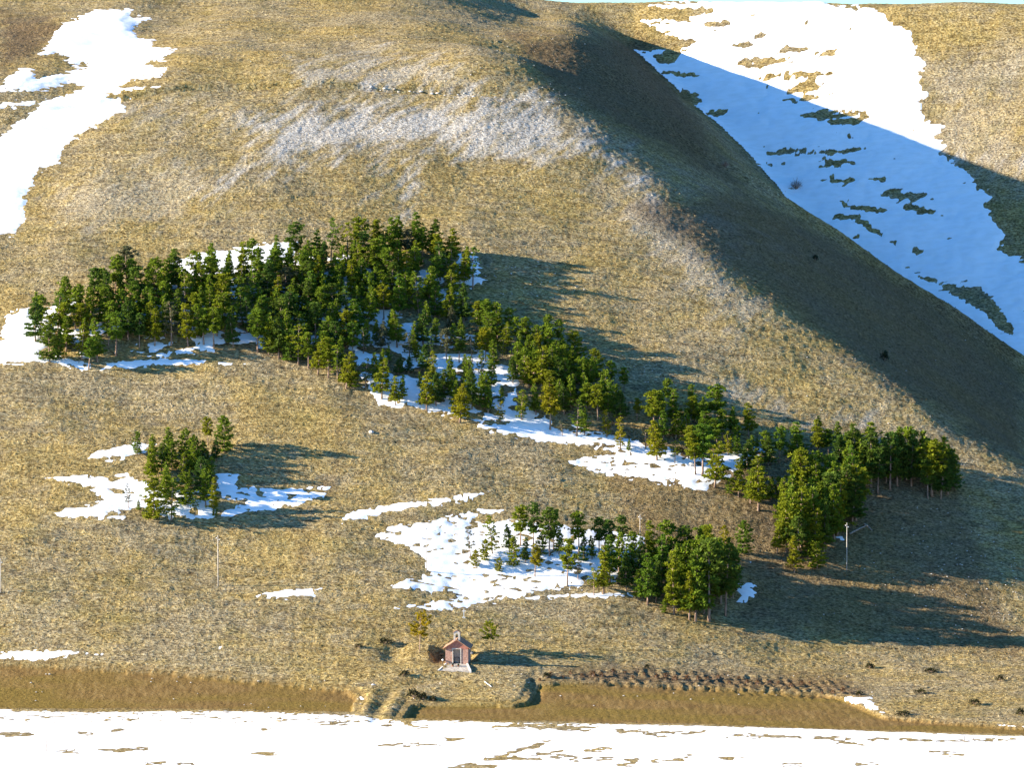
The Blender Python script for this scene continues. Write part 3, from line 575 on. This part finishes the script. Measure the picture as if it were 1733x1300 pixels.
pines(FR, [(586,658,56,'C','olive','olive pine at the lowest point of the forest beside the grass track'),(598,657,40,'B','green'),(646,676,62,'C','olive'),(669,686,44,'C','olive'),(681,677,38,'S','green'),(730,650,50,'N','olive'),(722,695,58,'C','olive','tapering olive pine at the lower snow edge under the middle forest'),(738,687,50,'C','dark'),(778,715,60,'C','yellow','front olive-yellow pine at the left end of the snow tail'),(792,660,50,'N','olive'),(799,694,60,'C','dark'),(820,692,56,'C','dark'),(826,699,42,'C','green'),(711,658,26,'S','olive'),
 (756,614,52,'R','grey'),(777,614,50,'R','dark'),(799,613,46,'S','grey'),(693,610,42,'S','grey'),(705,613,34,'C','olive'),(716,587,56,'C','dark'),(672,589,56,'C','green'),(738,570,28,'R','yellow'),(768,592,40,'C','green'),(615,599,40,'S','dark'),(657,614,26,'C','green'),(692,632,26,'C','dark'),(674,634,26,'C','dark'),(636,649,46,'S','grey'),(619,657,46,'S','dark'),(764,657,32,'S','grey'),(750,677,46,'C','dark'),(768,678,46,'C','dark'),(700,582,34,'C','green')])
def fill(area, nm, poly, n, gap, hlo, hhi, kinds, tints, wd=1.15):
    W_ = wpoly(poly); a = [p[0] for p in W_]; b = [p[1] for p in W_]; got = 0
    for c in np.stack([rng.uniform(min(a), max(a), 1500), rng.uniform(min(b), max(b), 1500)], 1):
        if got < n and sdf(W_, np.array([c[0]]), np.array([c[1]]), 30)[0] > 0 and all((c[0] - q[0]) ** 2 + (c[1] - q[1]) ** 2 > gap ** 2 for q in POS):
            POS.append(tuple(c)); got += 1
            place_pine(c, random.uniform(hlo, hhi), random.choice(kinds), random.choice(tints), (nm or (area if area != BT else 'packed inside the tall right block')), None, 0., wd)
T4 = ['green', 'dark', 'olive', 'green']
fill(MD, 'on the shaded right edge of the middle forest', [(800, 555), (850, 560), (900, 590), (950, 612), (1000, 645), (1050, 690), (1085, 720), (1000, 712), (940, 695), (880, 650), (830, 600)], 34, 2.1, 5.2, 7.2, 'CRRB', T4)
fill(MD, 'in the narrow strip beside the snow tail', [(1060, 700), (1120, 705), (1200, 722), (1290, 760), (1320, 790), (1260, 790), (1200, 760), (1100, 745)], 18, 2.4, 4.5, 6.8, 'CRC', T4)
fill(FR, 'among snow patches in the middle forest', [(600, 560), (700, 540), (800, 560), (850, 620), (850, 700), (720, 690), (610, 640)], 24, 2.6, 3.6, 5.8, 'CSNC', ['green', 'dark', 'grey', 'green'], 1.1)
fill('in the small clump on the left snow', '', [(240, 790), (330, 775), (370, 800), (360, 865), (260, 870)], 9, 2.0, 4.5, 6.5, 'CCB', T4)
fill(BT, '', [(1420, 800), (1470, 790), (1610, 815), (1618, 838), (1540, 838), (1440, 850)], 16, 2.0, 8., 11.5, 'CRC', ['dark', 'green', 'dark'])
fill(BT, '', [(1320, 905), (1400, 870), (1450, 880), (1440, 905), (1390, 950), (1340, 950)], 9, 1.9, 8., 11.5, 'CRC', ['dark', 'green', 'olive'])
# the dense upper mass: sampled over its ground, the front and edges first
UP_POLY = [(78,612),(56,575),(62,545),(120,520),(200,497),(290,485),(380,466),(470,458),(520,448),(600,437),(690,432),(745,442),(795,470),(800,488),(770,500),(800,535),(800,556),(760,556),(700,545),(655,560),(620,600),(600,640),(560,640),(500,622),(440,598),(330,588),(240,590),(200,604),(150,622)]
UPW = wpoly(UP_POLY); xs = [p[0] for p in UPW]; ys = [p[1] for p in UPW]
cand = np.stack([rng.uniform(min(xs), max(xs), 9000), rng.uniform(min(ys), max(ys), 9000)], 1)
cand = cand[sdf(UPW, cand[:, 0], cand[:, 1], 30) > 0]
front = np.array([at(u, v)[:2] for u, v in [(84,613),(100,610),(150,624),(165,612),(196,602),(236,588),(262,586),(290,584),(318,586),(345,584),(362,588),(395,588),(436,596),(455,600),(472,606),(490,612),(505,618),(522,624),(538,634),(556,640),(572,646),(60,580),(64,548),(112,524),(214,488),(222,500),(290,486),(302,492),(356,470),(425,462),(468,456),(500,452),(785,486),(800,488),(788,470),(765,448),(735,436),(705,432),(672,428),(640,428),(610,434),(560,442),(535,446)]])
pts = list(front)
for c in cand:
    if min((c[0] - q[0]) ** 2 + (c[1] - q[1]) ** 2 for q in pts) > 2.9 ** 2 and all((c[0] - q[0]) ** 2 + (c[1] - q[1]) ** 2 > 2.2 ** 2 for q in POS): pts.append(c)
def upper_area(u, v):
    if u < 190: return 'in the left end of the big upper wood'
    if u < 430: return 'in the left half of the big upper wood'
    if u < 600: return 'in the middle of the big upper wood'
    return 'in the right half of the big upper wood' if v < 505 else 'in the lower right of the big upper wood'
SPECIAL = {2: 'lone bushy pine at the lower left tip of the upper wood', 24: 'tall bushy pine poking up at the top left edge of the upper wood', 32: 'round sunlit pine at the right tip of the upper wood by the snow'}
for i, c in enumerate(pts):
    z = gz(c[0], c[1]); u, v = proj(c[0], c[1], z); h = np.interp(u, [50, 300, 560, 800], [66, 66, 66, 62]) * random.uniform(.78, 1.15)
    if v > 560 and u < 640 and i >= len(front): h *= .95
    kd = random.choices('CRBNS', [.34, .32, .18, .08, .08])[0]; tn = random.choices(['green', 'olive', 'dark', 'grey'], [.38, .38, .16, .08] if i < len(front) else [.42, .30, .22, .06])[0]
    place_pine((c[0], c[1]), float(h * (900 + c[1]) / F), kd, tn, upper_area(u, v), SPECIAL.get(i), 0., 1.18)
# which 300 show largest: paint their outlines far to near on a coarse raster and count what stays visible
idb = np.full((325, 434), -1)
for k in sorted(range(len(SPEC)), key=lambda k: -SPEC[k][0][1]):
    p, hm, kd = SPEC[k][:3]; u, v = proj(p[0], p[1], gz(p[0], p[1])); hp = hm * F / (900 + p[1]); wp = KINDS[kd]['wid'] * hp * SPEC[k][7] * .9
    idb[max(0, int((v - hp) / 4)):max(0, int((v - KINDS[kd]['base'] * hp * .6) / 4) + 1), max(0, int((u - wp) / 4)):max(0, int((u + wp) / 4) + 1)] = k
seen = np.bincount(idb[idb >= 0], minlength=len(SPEC))
rank = sorted(range(len(SPEC)), key=lambda k: (SPEC[k][5] is None, -seen[k]))
keep = set(rank[:300]); extra = []
for k, sp in enumerate(SPEC):
    if k in keep: put_pine(*sp)
    else: extra.append((sp[0], sp[1], sp[2] if sp[2] in 'CRB' else 'C', sp[3]))
print('trees', N_TREES, 'extra', len(extra))
if extra:                                                 # more than 300: the rest stands as one mass
    VV = []; FF = []; SH = []; TV = []; TF = []; nv = 0; ntv = 0
    src = [e[0] for e in PROTO.values() if e[0].get('h')]
    bykind = {(k[0]): e[0] for k, e in PROTO.items()}
    for c, hm, kd, tn in extra:
        s_ = bykind[kd]; a = random.random() * 6.28; s = hm / 9.; R = np.array([[math.cos(a), -math.sin(a), 0], [math.sin(a), math.cos(a), 0], [0, 0, 1]]); off = np.array([c[0], c[1], gz(c[0], c[1]) - .05])
        for ch in s_.children:
            me = ch.data; co = np.empty(len(me.vertices) * 3, np.float32); me.vertices.foreach_get('co', co); co = co.reshape(-1, 3) @ R.T * s + off
            fs = [tuple(p.vertices) for p in me.polygons]
            if ch.name.startswith('crown'):
                q4 = co.reshape(-1, 4, 3)[::3]; ctr = q4.mean(1, keepdims=True); q4 = ctr + (q4 - ctr) * 1.65; co = q4.reshape(-1, 3)      # a third of the needles, each larger
                VV.append(co); FF += [tuple(range(nv + 4 * i, nv + 4 * i + 4)) for i in range(len(q4))]; nv += len(co)
                s4 = np.empty(len(me.loops) * 4, np.float32); me.color_attributes['shade'].data.foreach_get('color', s4); SH.append(s4.reshape(-1, 16)[::3].ravel())
            else:
                TV.append(co); TF += [tuple(i + ntv for i in f) for f in fs]; ntv += len(co)
    V = np.concatenate(VV + TV); Fc = FF + [tuple(i + nv for i in f) for f in TF]
    th = mesh_obj('pine_thicket', V, Fc, None, mats=[NEEDLE['green'], M_BARK], mi=[0] * len(FF) + [1] * len(TF))
    ca = th.data.color_attributes.new('shade', 'FLOAT_COLOR', 'CORNER'); sc = np.concatenate(SH); full = np.ones(len(th.data.loops) * 4, np.float32); full[:len(sc)] = sc
    ca.data.foreach_set('color', full); th['kind'] = 'stuff'; tag(th, 'remaining pines packed behind others inside the woods', 'trees')

# look-alikes in small groups: told apart by their order from the left
by = {}
for o in SC.objects:
    if o.name.startswith('pine_tree') and o.parent is None: by.setdefault(o['label'], []).append(o)
ORD = {2: ['left one', 'right one'], 3: ['leftmost', 'middle one', 'rightmost'], 4: ['leftmost', 'second from left', 'third from left', 'rightmost'], 5: ['leftmost', 'second from left', 'middle one', 'second from right', 'rightmost'],
       6: ['leftmost', 'second from left', 'third from left', 'third from right', 'second from right', 'rightmost']}
for lab, os_ in by.items():
    if len(os_) in ORD:
        os_.sort(key=lambda o: float(proj(o.location.x, o.location.y, o.location.z)[0]))
        for o, w_ in zip(os_, ORD[len(os_)]):
            n_ = lab.replace('bare-trunked ', '').replace(' pine ', ' pine, ' + w_ + ' of its like, ', 1)
            alt = lab.replace('bare-trunked ', '').replace(' pine ', ' pine, ' + w_ + ', ', 1)
            o['label'] = n_ if len(n_.split()) <= 16 else alt if len(alt.split()) <= 16 else lab
print('longest label', max(len(o['label'].split()) for o in SC.objects if 'label' in o.keys()))

# ------------------------------------------------------------------ chapel
def stone_material(name, a, b, c, sc=2.5):
    m = mat(name, rough=.95, spec=.1); t = NT(m)
    t.l(t.ramp(t.noise(sc, 5, .65, (1, 1, 2.2)), [(.35, a), (.5, b), (.65, c)]), t.b.inputs['Base Color']); t.bump(t.noise(sc * 3, 4, .7), .5, .05); return m
M_PINK = stone_material('pink_stone', (.25, .13, .09), (.40, .23, .17), (.52, .34, .26))
M_PALE = stone_material('pale_stone', (.30, .26, .22), (.46, .40, .34), (.58, .53, .46))
M_RED = stone_material('red_plaster', (.26, .10, .07), (.36, .15, .11), (.42, .20, .15))
M_TILE = stone_material('roof_tile', (.22, .10, .06), (.36, .19, .12), (.46, .28, .19), 6.)
M_IRON = mat('dark_iron', (.03, .03, .035), .6, .4); M_WHITE = mat('white_globe', (.85, .85, .82), .4, .4); M_WOOD = stone_material('grey_wood', (.16, .13, .10), (.28, .23, .19), (.40, .35, .29), 3.)
M_ALCOVE = stone_material('alcove_plaster', (.34, .29, .24), (.42, .37, .31), (.50, .45, .38)); M_POT = mat('terracotta', (.25, .10, .06), .9); M_LEAF = mat('pot_plant', (.02, .04, .012), .8)
ch = thing('chapel', 'tiny pink stone chapel with bell gable at the foot of the hill', 'chapel', (CHX, CHY, CHZ), math.radians(-5))
w, hw, hr, dp = 2.0, 2.9, 4.2, 5.0
mb = MB(); mb.prism([(-w, -.6), (-.62, -.6), (-.62, 2.55), (.62, 2.55), (.62, -.6), (w, -.6), (w, hw), (0, hr), (-w, hw)], 0, .5).build('front_wall', M_PINK, ch)
mb = MB(); mb.box(-w, -w + .4, .5, dp, -.6, hw).box(w - .4, w, .5, dp, -.6, hw).prism([(-w + .4, -.6), (w - .4, -.6), (w - .4, hw), (0, hr - .1), (-w + .4, hw)], dp - .4, dp).build('side_wall', M_PINK, ch)
mb = MB(); mb.prism([(-w + .02, hw - .28), (w - .02, hw - .28), (w - .02, hw - .02), (0, hr - .06), (-w + .02, hw - .02)], -.03, -.002).build('gable_panel', M_RED, ch)
for s in (-1, 1):
    MB().prism([(s * 0, hr + .02), (s * (w + .42), hw - .26), (s * (w + .42), hw - .12), (0, hr + .18)][::s], -.35, dp + .25).build('roof', M_TILE, ch)
    o = None
MB().box(-.62, .62, .9, 1.0, -.05, 2.55).build('alcove_back', M_ALCOVE, ch)
MB().box(-.72, .72, .02, .9, -.1, .06).build('threshold', M_PALE, ch)
for s in (-1, 1): MB().box(s * .71 - .09, s * .71 + .09, -.06, .0, -.02, 2.62).build('door_jamb', M_PALE, ch)
MB().box(-.82, .82, -.07, .0, 2.62, 2.80).build('lintel', M_PALE, ch)
gate = MB(); gate.box(-.60, .60, .30, .34, .10, .16).box(-.60, .60, .30, .34, .62, .68).box(-.60, .60, .30, .34, 1.12, 1.18)
for i in range(9): gate.box(-.58 + i * .1425, -.55 + i * .1425, .305, .335, .1, 1.25)
gate.build('iron_gate', M_IRON, ch)
al = MB(); al.box(-.35, .3, .62, .9, .06, .85).build('altar', M_PALE, ch)
bell = MB().prism([(-.56, hr - .35), (-.24, hr - .35), (-.24, hr + .95), (-.15, hr + 1.12), (0, hr + 1.2), (.15, hr + 1.12), (.24, hr + .95), (.24, hr - .35), (.56, hr - .35), (.56, hr + 1.35), (0, hr + 1.72), (-.56, hr + 1.35)], .05, .55).build('bell_gable', M_PALE, ch)
for s in (-1, 1): MB().prism([(0, hr + 1.76), (s * .70, hr + 1.30), (s * .70, hr + 1.38), (0, hr + 1.86)][::s], -.02, .62).build('cap_tile', M_TILE, bell)
bb = MB(); bb.tube([(0, .3, hr + 1.0), (0, .3, hr + .9), (0, .3, hr + .7), (0, .3, hr + .52), (0, .3, hr + .46)], [.04, .10, .13, .18, .21], 10).build('bell', M_IRON, bell, True)
st = thing('stone_stairs', 'pale flared flight of stone steps in front of the chapel door', 'steps', (CHX, CHY, CHZ), math.radians(-5))
nst = 6; run = .66; Y1 = -.08 - nst * run
zend = gz(CHX + math.sin(math.radians(-5)) * -Y1 * -1, CHY + Y1) ; rise = max(.12, (CHZ - zend - .05) / nst)
for i in range(nst):
    y0 = -.08 - i * run; y1 = y0 - run; f0, f1 = i / nst, (i + 1) / nst; a0, a1 = 1.95 + .95 * f0 - .22, 1.95 + .95 * f1 - .22; zt = .02 - i * rise
    MB().hexa([(-a1, y1, zt - rise - .9), (a1, y1, zt - rise - .9), (a0, y0 - .003, zt - rise - .9), (-a0, y0 - .003, zt - rise - .9)], [(-a1, y1, zt), (a1, y1, zt), (a0, y0 - .003, zt), (-a0, y0 - .003, zt)]).build('step', M_PALE, st)
M_KERB = stone_material('white_kerb', (.50, .47, .42), (.62, .59, .54), (.72, .69, .64))
for s in (-1, 1):
    lo = [(s * 1.74, -.05, -1.2), (s * 1.99, -.05, -1.2), (s * 2.96, Y1 - .05, -rise * nst - .9), (s * 2.70, Y1 - .05, -rise * nst - .9)]
    hi = [(s * 1.74, -.05, .16), (s * 1.99, -.05, .16), (s * 2.96, Y1 - .05, -rise * nst + .22), (s * 2.70, Y1 - .05, -rise * nst + .22)]
    MB().hexa(lo if s < 0 else lo[::-1], hi if s < 0 else hi[::-1]).build('side_kerb', M_KERB, st)
Rz = lambda x, y: (CHX + x * math.cos(math.radians(-5)) - y * math.sin(math.radians(-5)), CHY + x * math.sin(math.radians(-5)) + y * math.cos(math.radians(-5)))
for (x, i, lab, k) in [(-.55, 2, 'dark potted plant on the left of the chapel steps', 1.0), (.45, 2, 'small dark potted plant on the right of the chapel steps', .8)]:
    X, Y = Rz(x, -.08 - (i + .45) * run); pt = thing('plant_pot', lab, 'potted plant', (X, Y, CHZ + .02 - i * rise), 0, None)
    MB().tube([(0, 0, 0), (0, 0, .22 * k), (0, 0, .28 * k)], [.13 * k, .2 * k, .21 * k], 10).build('pot', M_POT, pt)
    V = []; Fc = []
    for j in range(46):
        a = random.random() * 6.28; e = random.uniform(.3, 1.3); d = np.array([math.cos(a) * math.cos(e), math.sin(a) * math.cos(e), math.sin(e)]); s = np.cross(d, (0.3, .2, 1)); s /= np.linalg.norm(s); L = random.uniform(.25, .5) * k; n = len(V); b = np.array([0, 0, .25 * k])
        V += [b, b + d * L * .6 + s * .07, b + d * L, b + d * L * .6 - s * .07]; Fc.append((n, n + 1, n + 2, n + 3))
    mesh_obj('leaves', V, Fc, M_LEAF, pt)
X, Y = Rz(-2.45, -.25); lp = thing('globe_lamp', 'white globe on a short post left of the chapel steps', 'lamp', (X, Y, gz(X, Y)))
MB().tube([(0, 0, -.2), (0, 0, .55)], [.05, .045], 8).build('post', M_IRON, lp)
gl = MB(); gl.tube([(0, 0, .52 + .4 * t) for t in np.linspace(0, 1, 8)], [max(.01, .2 * math.sin(math.pi * t)) for t in np.linspace(0, 1, 8)], 12).build('globe', M_WHITE, lp, True)

# ------------------------------------------------------------------ poles and posts
M_POLE = stone_material('pale_concrete', (.30, .27, .23), (.40, .36, .31), (.48, .44, .39), 1.2); M_GLASS = mat('white_porcelain', (.75, .74, .72), .3, .5)
def pole(u, v, vt, label, arms=2):
    p = at(u, v); h = (v - vt) * (900 + p[1]) / F; o = thing('utility_pole', label, 'utility pole', (p[0], p[1], p[2]), 0, 'utility poles crossing the slope')
    MB().tube([(0, 0, -.8), (0, 0, h * .5), (0, 0, h)], [.10, .08, .06], 8).build('shaft', M_POLE, o, True)
    MB().tube([(0, 0, h), (0, 0, h + .05)], [.10, .10], 8).build('cap', M_POLE, o)
    for s, dz in ((-1, .55), (1, .85))[:arms]:
        a = MB().tube([(0, 0, h - dz), (s * .24, 0, h - dz), (s * .24, 0, h - dz + .12)], [.02, .02, .02], 5).build('bracket', M_IRON, o)
        MB().tube([(s * .24, 0, h - dz + .06), (s * .24, 0, h - dz + .14), (s * .24, 0, h - dz + .2), (s * .24, 0, h - dz + .24)], [.06, .10, .08, .03], 8).build('insulator', M_GLASS, a)
    return o
pole(369, 992, 906, 'thin pole on open grass below the small left clump')
pole(722, 968, 890, 'thin pole on the lower snow sheet')
pole(1083, 938, 871, 'pale pole half hidden behind the dense lower block')
pole(1433, 966, 885, 'pale pole with insulators by the shaded right end of the forest')
pole(1, 1003, 945, 'pole cut by the left border of the picture')
p = at(785, 1047); o = thing('cross', 'small white post with cross bar on the grass above the chapel', 'cross', p)
MB().box(-.28, .28, -.2, .2, -.3, .25).build('base', M_KERB, o); MB().box(-.05, .05, -.05, .05, .25, 1.75).build('post', M_WHITE, o); MB().box(-.35, .35, -.045, .045, 1.25, 1.35).build('cross_bar', M_WHITE, o)
for u, v, vt, lab in [(79, 1273, 1240, 'tall dark post standing in the snow at lower left'), (1235, 1243, 1236, 'short thin post in the snow plain below the field'), (1632, 1254, 1246, 'dark stub post on the fence line at lower right'), (1647, 1254, 1248, 'low bent post on the fence line at lower right')]:
    p = at(u, v); h = (v - vt) * (900 + p[1]) / F; q = MB(); lean = .06 if 'bent' in lab else .01
    o = q.tube([(0, 0, -.6), (lean * h, 0, h * .6), (lean * 2 * h, 0, h)], [.085, .08, .07], 7).build('wooden_post', M_WOOD); o.location = tuple(p); tag(o, lab, 'post')

# ------------------------------------------------------------------ bushes, logs, rocks
def twig_bush(name, label, cat, p, wd, ht, m, n=260, leafy=True, group=None, seed=0):
    r = np.random.default_rng(seed); o = thing(name, label, cat, p, 0, group); tb = MB(); V = []; Fc = []
    for i in range(9 if leafy else 34):
        a = r.random() * 6.28; e = r.uniform(.35, 1.45); d = np.array([math.cos(a) * math.cos(e) * wd, math.sin(a) * math.cos(e) * wd, math.sin(e) * ht])
        tb.tube([(0, 0, -.1), d * .5 + r.normal(0, .05, 3), d * .95], [.05, .03, .012], 4)
        if not leafy:
            for k in range(7):
                q = d * r.uniform(.45, .9); t = q + r.normal(0, .22, 3) * np.array([wd, wd, ht]) + d * .12; tb.tube([q, t], [.02, .008], 3)
    tb.build('stems', M_BARK, o)
    if leafy:
        for i in range(n):
            a = r.random() * 6.28; e = r.random() ** .7 * 1.45; k = r.uniform(.55, 1.) ; c = np.array([math.cos(a) * math.cos(e) * wd, math.sin(a) * math.cos(e) * wd, math.sin(e) * ht]) * k * (1 + .25 * math.sin(3 * a + seed))
            d = c / (np.linalg.norm(c) + 1e-6) + r.normal(0, .5, 3); d /= np.linalg.norm(d); s = np.cross(d, r.normal(0, 1, 3)); s /= np.linalg.norm(s) + 1e-9; L = .28 * (wd + ht) * .5 + .06
            j = len(V); V += [c, c + d * L * .6 + s * L * .3, c + d * L, c + d * L * .6 - s * L * .3]; Fc.append((j, j + 1, j + 2, j + 3))
        f = mesh_obj('foliage', V, Fc, m, o)
    return o
M_JUN = mat('juniper', (.022, .030, .014), .9, .1); M_DRY = mat('dry_brown_shrub', (.14, .075, .035), .95, .05); M_DARKB = mat('dark_scrub', (.055, .05, .022), .95, .05)
for i, (u, v, wp, hp, lab) in enumerate([(1497, 610, 7, 13, 'single dark juniper bush on the shaded upper right slope'), (1380, 440, 5, 7, 'small dark juniper dot high on the shaded right flank'), (1472, 1131, 8, 7, 'dark low bush at the shadow edge above the brown furrows'), (1575, 1138, 11, 6, 'wide low dark bush on the sunny right foot of the hill'),
     (1558, 1174, 11, 6, 'dark bush in the middle of the lower right grass'), (1650, 1193, 10, 8, 'dark round bush above the right end of the field'), (1528, 1211, 14, 6, 'spreading dark bush at the upper field edge'), (1693, 1152, 8, 7, 'dark bush near the right border above the field'), (1727, 1210, 8, 9, 'dark bush cut by the right border'), (1454, 1178, 6, 7, 'dark bush beside the snow wedge at the field corner'),
     (699, 1182, 14, 12, 'biggest dark bush at the left end of the terrace below the chapel'), (716, 1184, 8, 10, 'middle dark bush under the terrace below the chapel'), (733, 1187, 6, 8, 'small dark bush under the terrace below the chapel'), (684, 1145, 10, 8, 'dark bush on the bank left of the chapel steps'), (652, 1090, 12, 8, 'dark scrub at the hollow left of the chapel'), (925, 1148, 6, 8, 'dark bush at the left end of the brown furrows'), (1095, 1132, 4, 6, 'dark shrub above the furrows'), (607, 1096, 6, 5, 'tiny dark bush on the grass left of the chapel'), (1150, 766, 10, 8, 'low dark scrub beside the snow tail')]):
    p = at(u, v); k = (900 + p[1]) / F; twig_bush('juniper_bush' if i < 3 else 'shrub', lab, 'bush', p, wp * k, hp * k, M_JUN if i < 2 else M_DARKB, 230, True, None, i)
p = at(1347, 320); k = (900 + p[1]) / F; twig_bush('bare_bush', 'round leafless bush alone on the shaded snow slope', 'bush', p, 13 * k, 16 * k, None, 0, False)
p = at(1228, 282); k = (900 + p[1]) / F; twig_bush('bare_bush', 'small leafless bush where the snow slope meets the dark ridge', 'bush', p, 7 * k, 9 * k, None, 0, False, None, 5)
# brown scrub clumps along the furrow heads
r = np.random.default_rng(12); protoD = None
for i in range(30):
    u = 915 + i * 17.6 + r.uniform(-3, 3); v = 1136 + max(0, u - 1000) * .055 + max(0, 1000 - u) * .10 + r.uniform(0, 9) + (10 if i > 26 else 0)
    p = at(u, v); k = (900 + p[1]) / F
    if protoD is None: protoD = twig_bush('dry_shrub', 'rusty brown dry shrub in the row at the head of the furrows', 'bush', (0, 0, 0), .5, .6, M_DRY, 110, True, 'dry shrubs along the furrow heads', 3); o = protoD
    else: o = copy_tree(protoD)
    o.location = tuple(p); s = r.uniform(.6, 1.25); o.scale = (s * .9, s * .9, s * 1.1); o.rotation_euler = (0, 0, r.random() * 6.28)
def log(name, a, b, rad, lab, cat='log', m=None):
    A, B = at(*a), at(*b); c = (A + B) / 2; q = MB(); A = A - c; B = B - c; up = np.array([0, 0, rad * .8])
    o = q.tube([A + up, (A + B) / 2 + up * 1.3, B + up], [rad, rad * .9, rad * .7], 8).build(name, m or M_WOOD); o.location = tuple(c); tag(o, lab, cat); return o
log('fallen_trunk', (1438, 905), (1468, 890), .17, 'grey fallen trunk lying in shade right of the utility pole')
log('stump_log', (1463, 888), (1476, 899), .16, 'short grey log end crossing the fallen trunk in shade')
log('plank', (820, 1155), (832, 1164), .09, 'pale plank lying on the grass right of the chapel steps', 'plank', M_KERB)
def rock_mesh(seed, n=10):
    r = np.random.default_rng(seed); V = []; Fc = []
    for i in range(5):
        e = -.5 + i * .5
        for j in range(8):
            a = j * math.pi / 4; c = math.cos(min(1.5, max(-1.2, e))) ; k = r.uniform(.75, 1.15); V.append((c * math.cos(a) * k, c * math.sin(a) * k, math.sin(min(1.5, e)) * .75 * r.uniform(.85, 1.1)))
    for i in range(4):
        for j in range(8): Fc.append((i * 8 + j, i * 8 + (j + 1) % 8, (i + 1) * 8 + (j + 1) % 8, (i + 1) * 8 + j))
    Fc.append(tuple(32 + j for j in range(8))); return V, Fc
M_ROCK = stone_material('limestone', (.34, .31, .28), (.52, .49, .45), (.68, .66, .62), 1.5)
RM = []
for s in range(4):
    V, Fc = rock_mesh(s); o = mesh_obj('boulder', V, Fc, M_ROCK); RM.append(o)
r = np.random.default_rng(5); usedR = 0
def boulder(u, v, size, lab, grp=None):
    global usedR
    p = at(u, v); o = RM[usedR] if usedR < 4 else RM[usedR % 4].copy()
    if usedR >= 4: COL.objects.link(o)
    usedR += 1; k = size * (900 + p[1]) / F; o.location = (p[0], p[1], p[2] - .1 * k); o.scale = (k * r.uniform(.8, 1.5), k * r.uniform(.7, 1.1), k * r.uniform(.6, 1.)); o.rotation_euler = (0, 0, r.random() * 6.28)
    o['label'] = lab; o['category'] = 'rock'
    if grp: o['group'] = grp
    elif 'group' in o: del o['group']
boulder(628, 731, 5, 'lone grey boulder on open grass under the middle of the forest'); boulder(1004, 664, 3, 'pale stone in the shade beside the middle forest'); boulder(632, 1160, 4, 'white stone at the track entrance'); boulder(798, 1106, 3.2, 'white stone right of the chapel wall'); boulder(1172, 787, 8, 'snow-dusted boulder on the snow tail')
for i in range(26):
    u = 628 + i * 12.4 + r.uniform(-4, 4); v = 151 + (u - 628) * .077 + r.uniform(-6, 1); boulder(u, v, r.uniform(1.5, 3.4), 'pale limestone boulder in the rocky cutting along the hill track', 'boulders along the hill track')
# tiny loose stones: beyond counting
sv = []; sf = []
def scatter(n, fn):
    for i in range(n):
        u, v = fn(); p = at(u, v); k = r.uniform(.07, .2); V, Fc = RM_V[i % 4]; b = len(sv); a = r.random() * 6.28
        for q in V: sv.append((p[0] + k * (q[0] * math.cos(a) - q[1] * math.sin(a)), p[1] + k * (q[0] * math.sin(a) + q[1] * math.cos(a)), p[2] + .12 + k * .6 * q[2]))
        for f in Fc: sf.append(tuple(t + b for t in f))
RM_V = [rock_mesh(s) for s in range(4)]
scatter(110, lambda: (r.normal(1640, 60), r.normal(960, 60))); scatter(60, lambda: (r.normal(1080, 60), r.normal(628, 22))); scatter(50, lambda: (r.uniform(820, 990), r.uniform(440, 505))); scatter(90, lambda: (r.uniform(1300, 1733), r.uniform(560, 1090))); scatter(60, lambda: (r.uniform(0, 1500), r.uniform(1140, 1200)))
scatter(90, lambda: (r.uniform(600, 1000), r.uniform(60, 180)))
so_ = mesh_obj('loose_stones', sv, sf, M_ROCK); so_['kind'] = 'stuff'; tag(so_, 'small pale loose stones scattered over the shaded slope', 'stones')
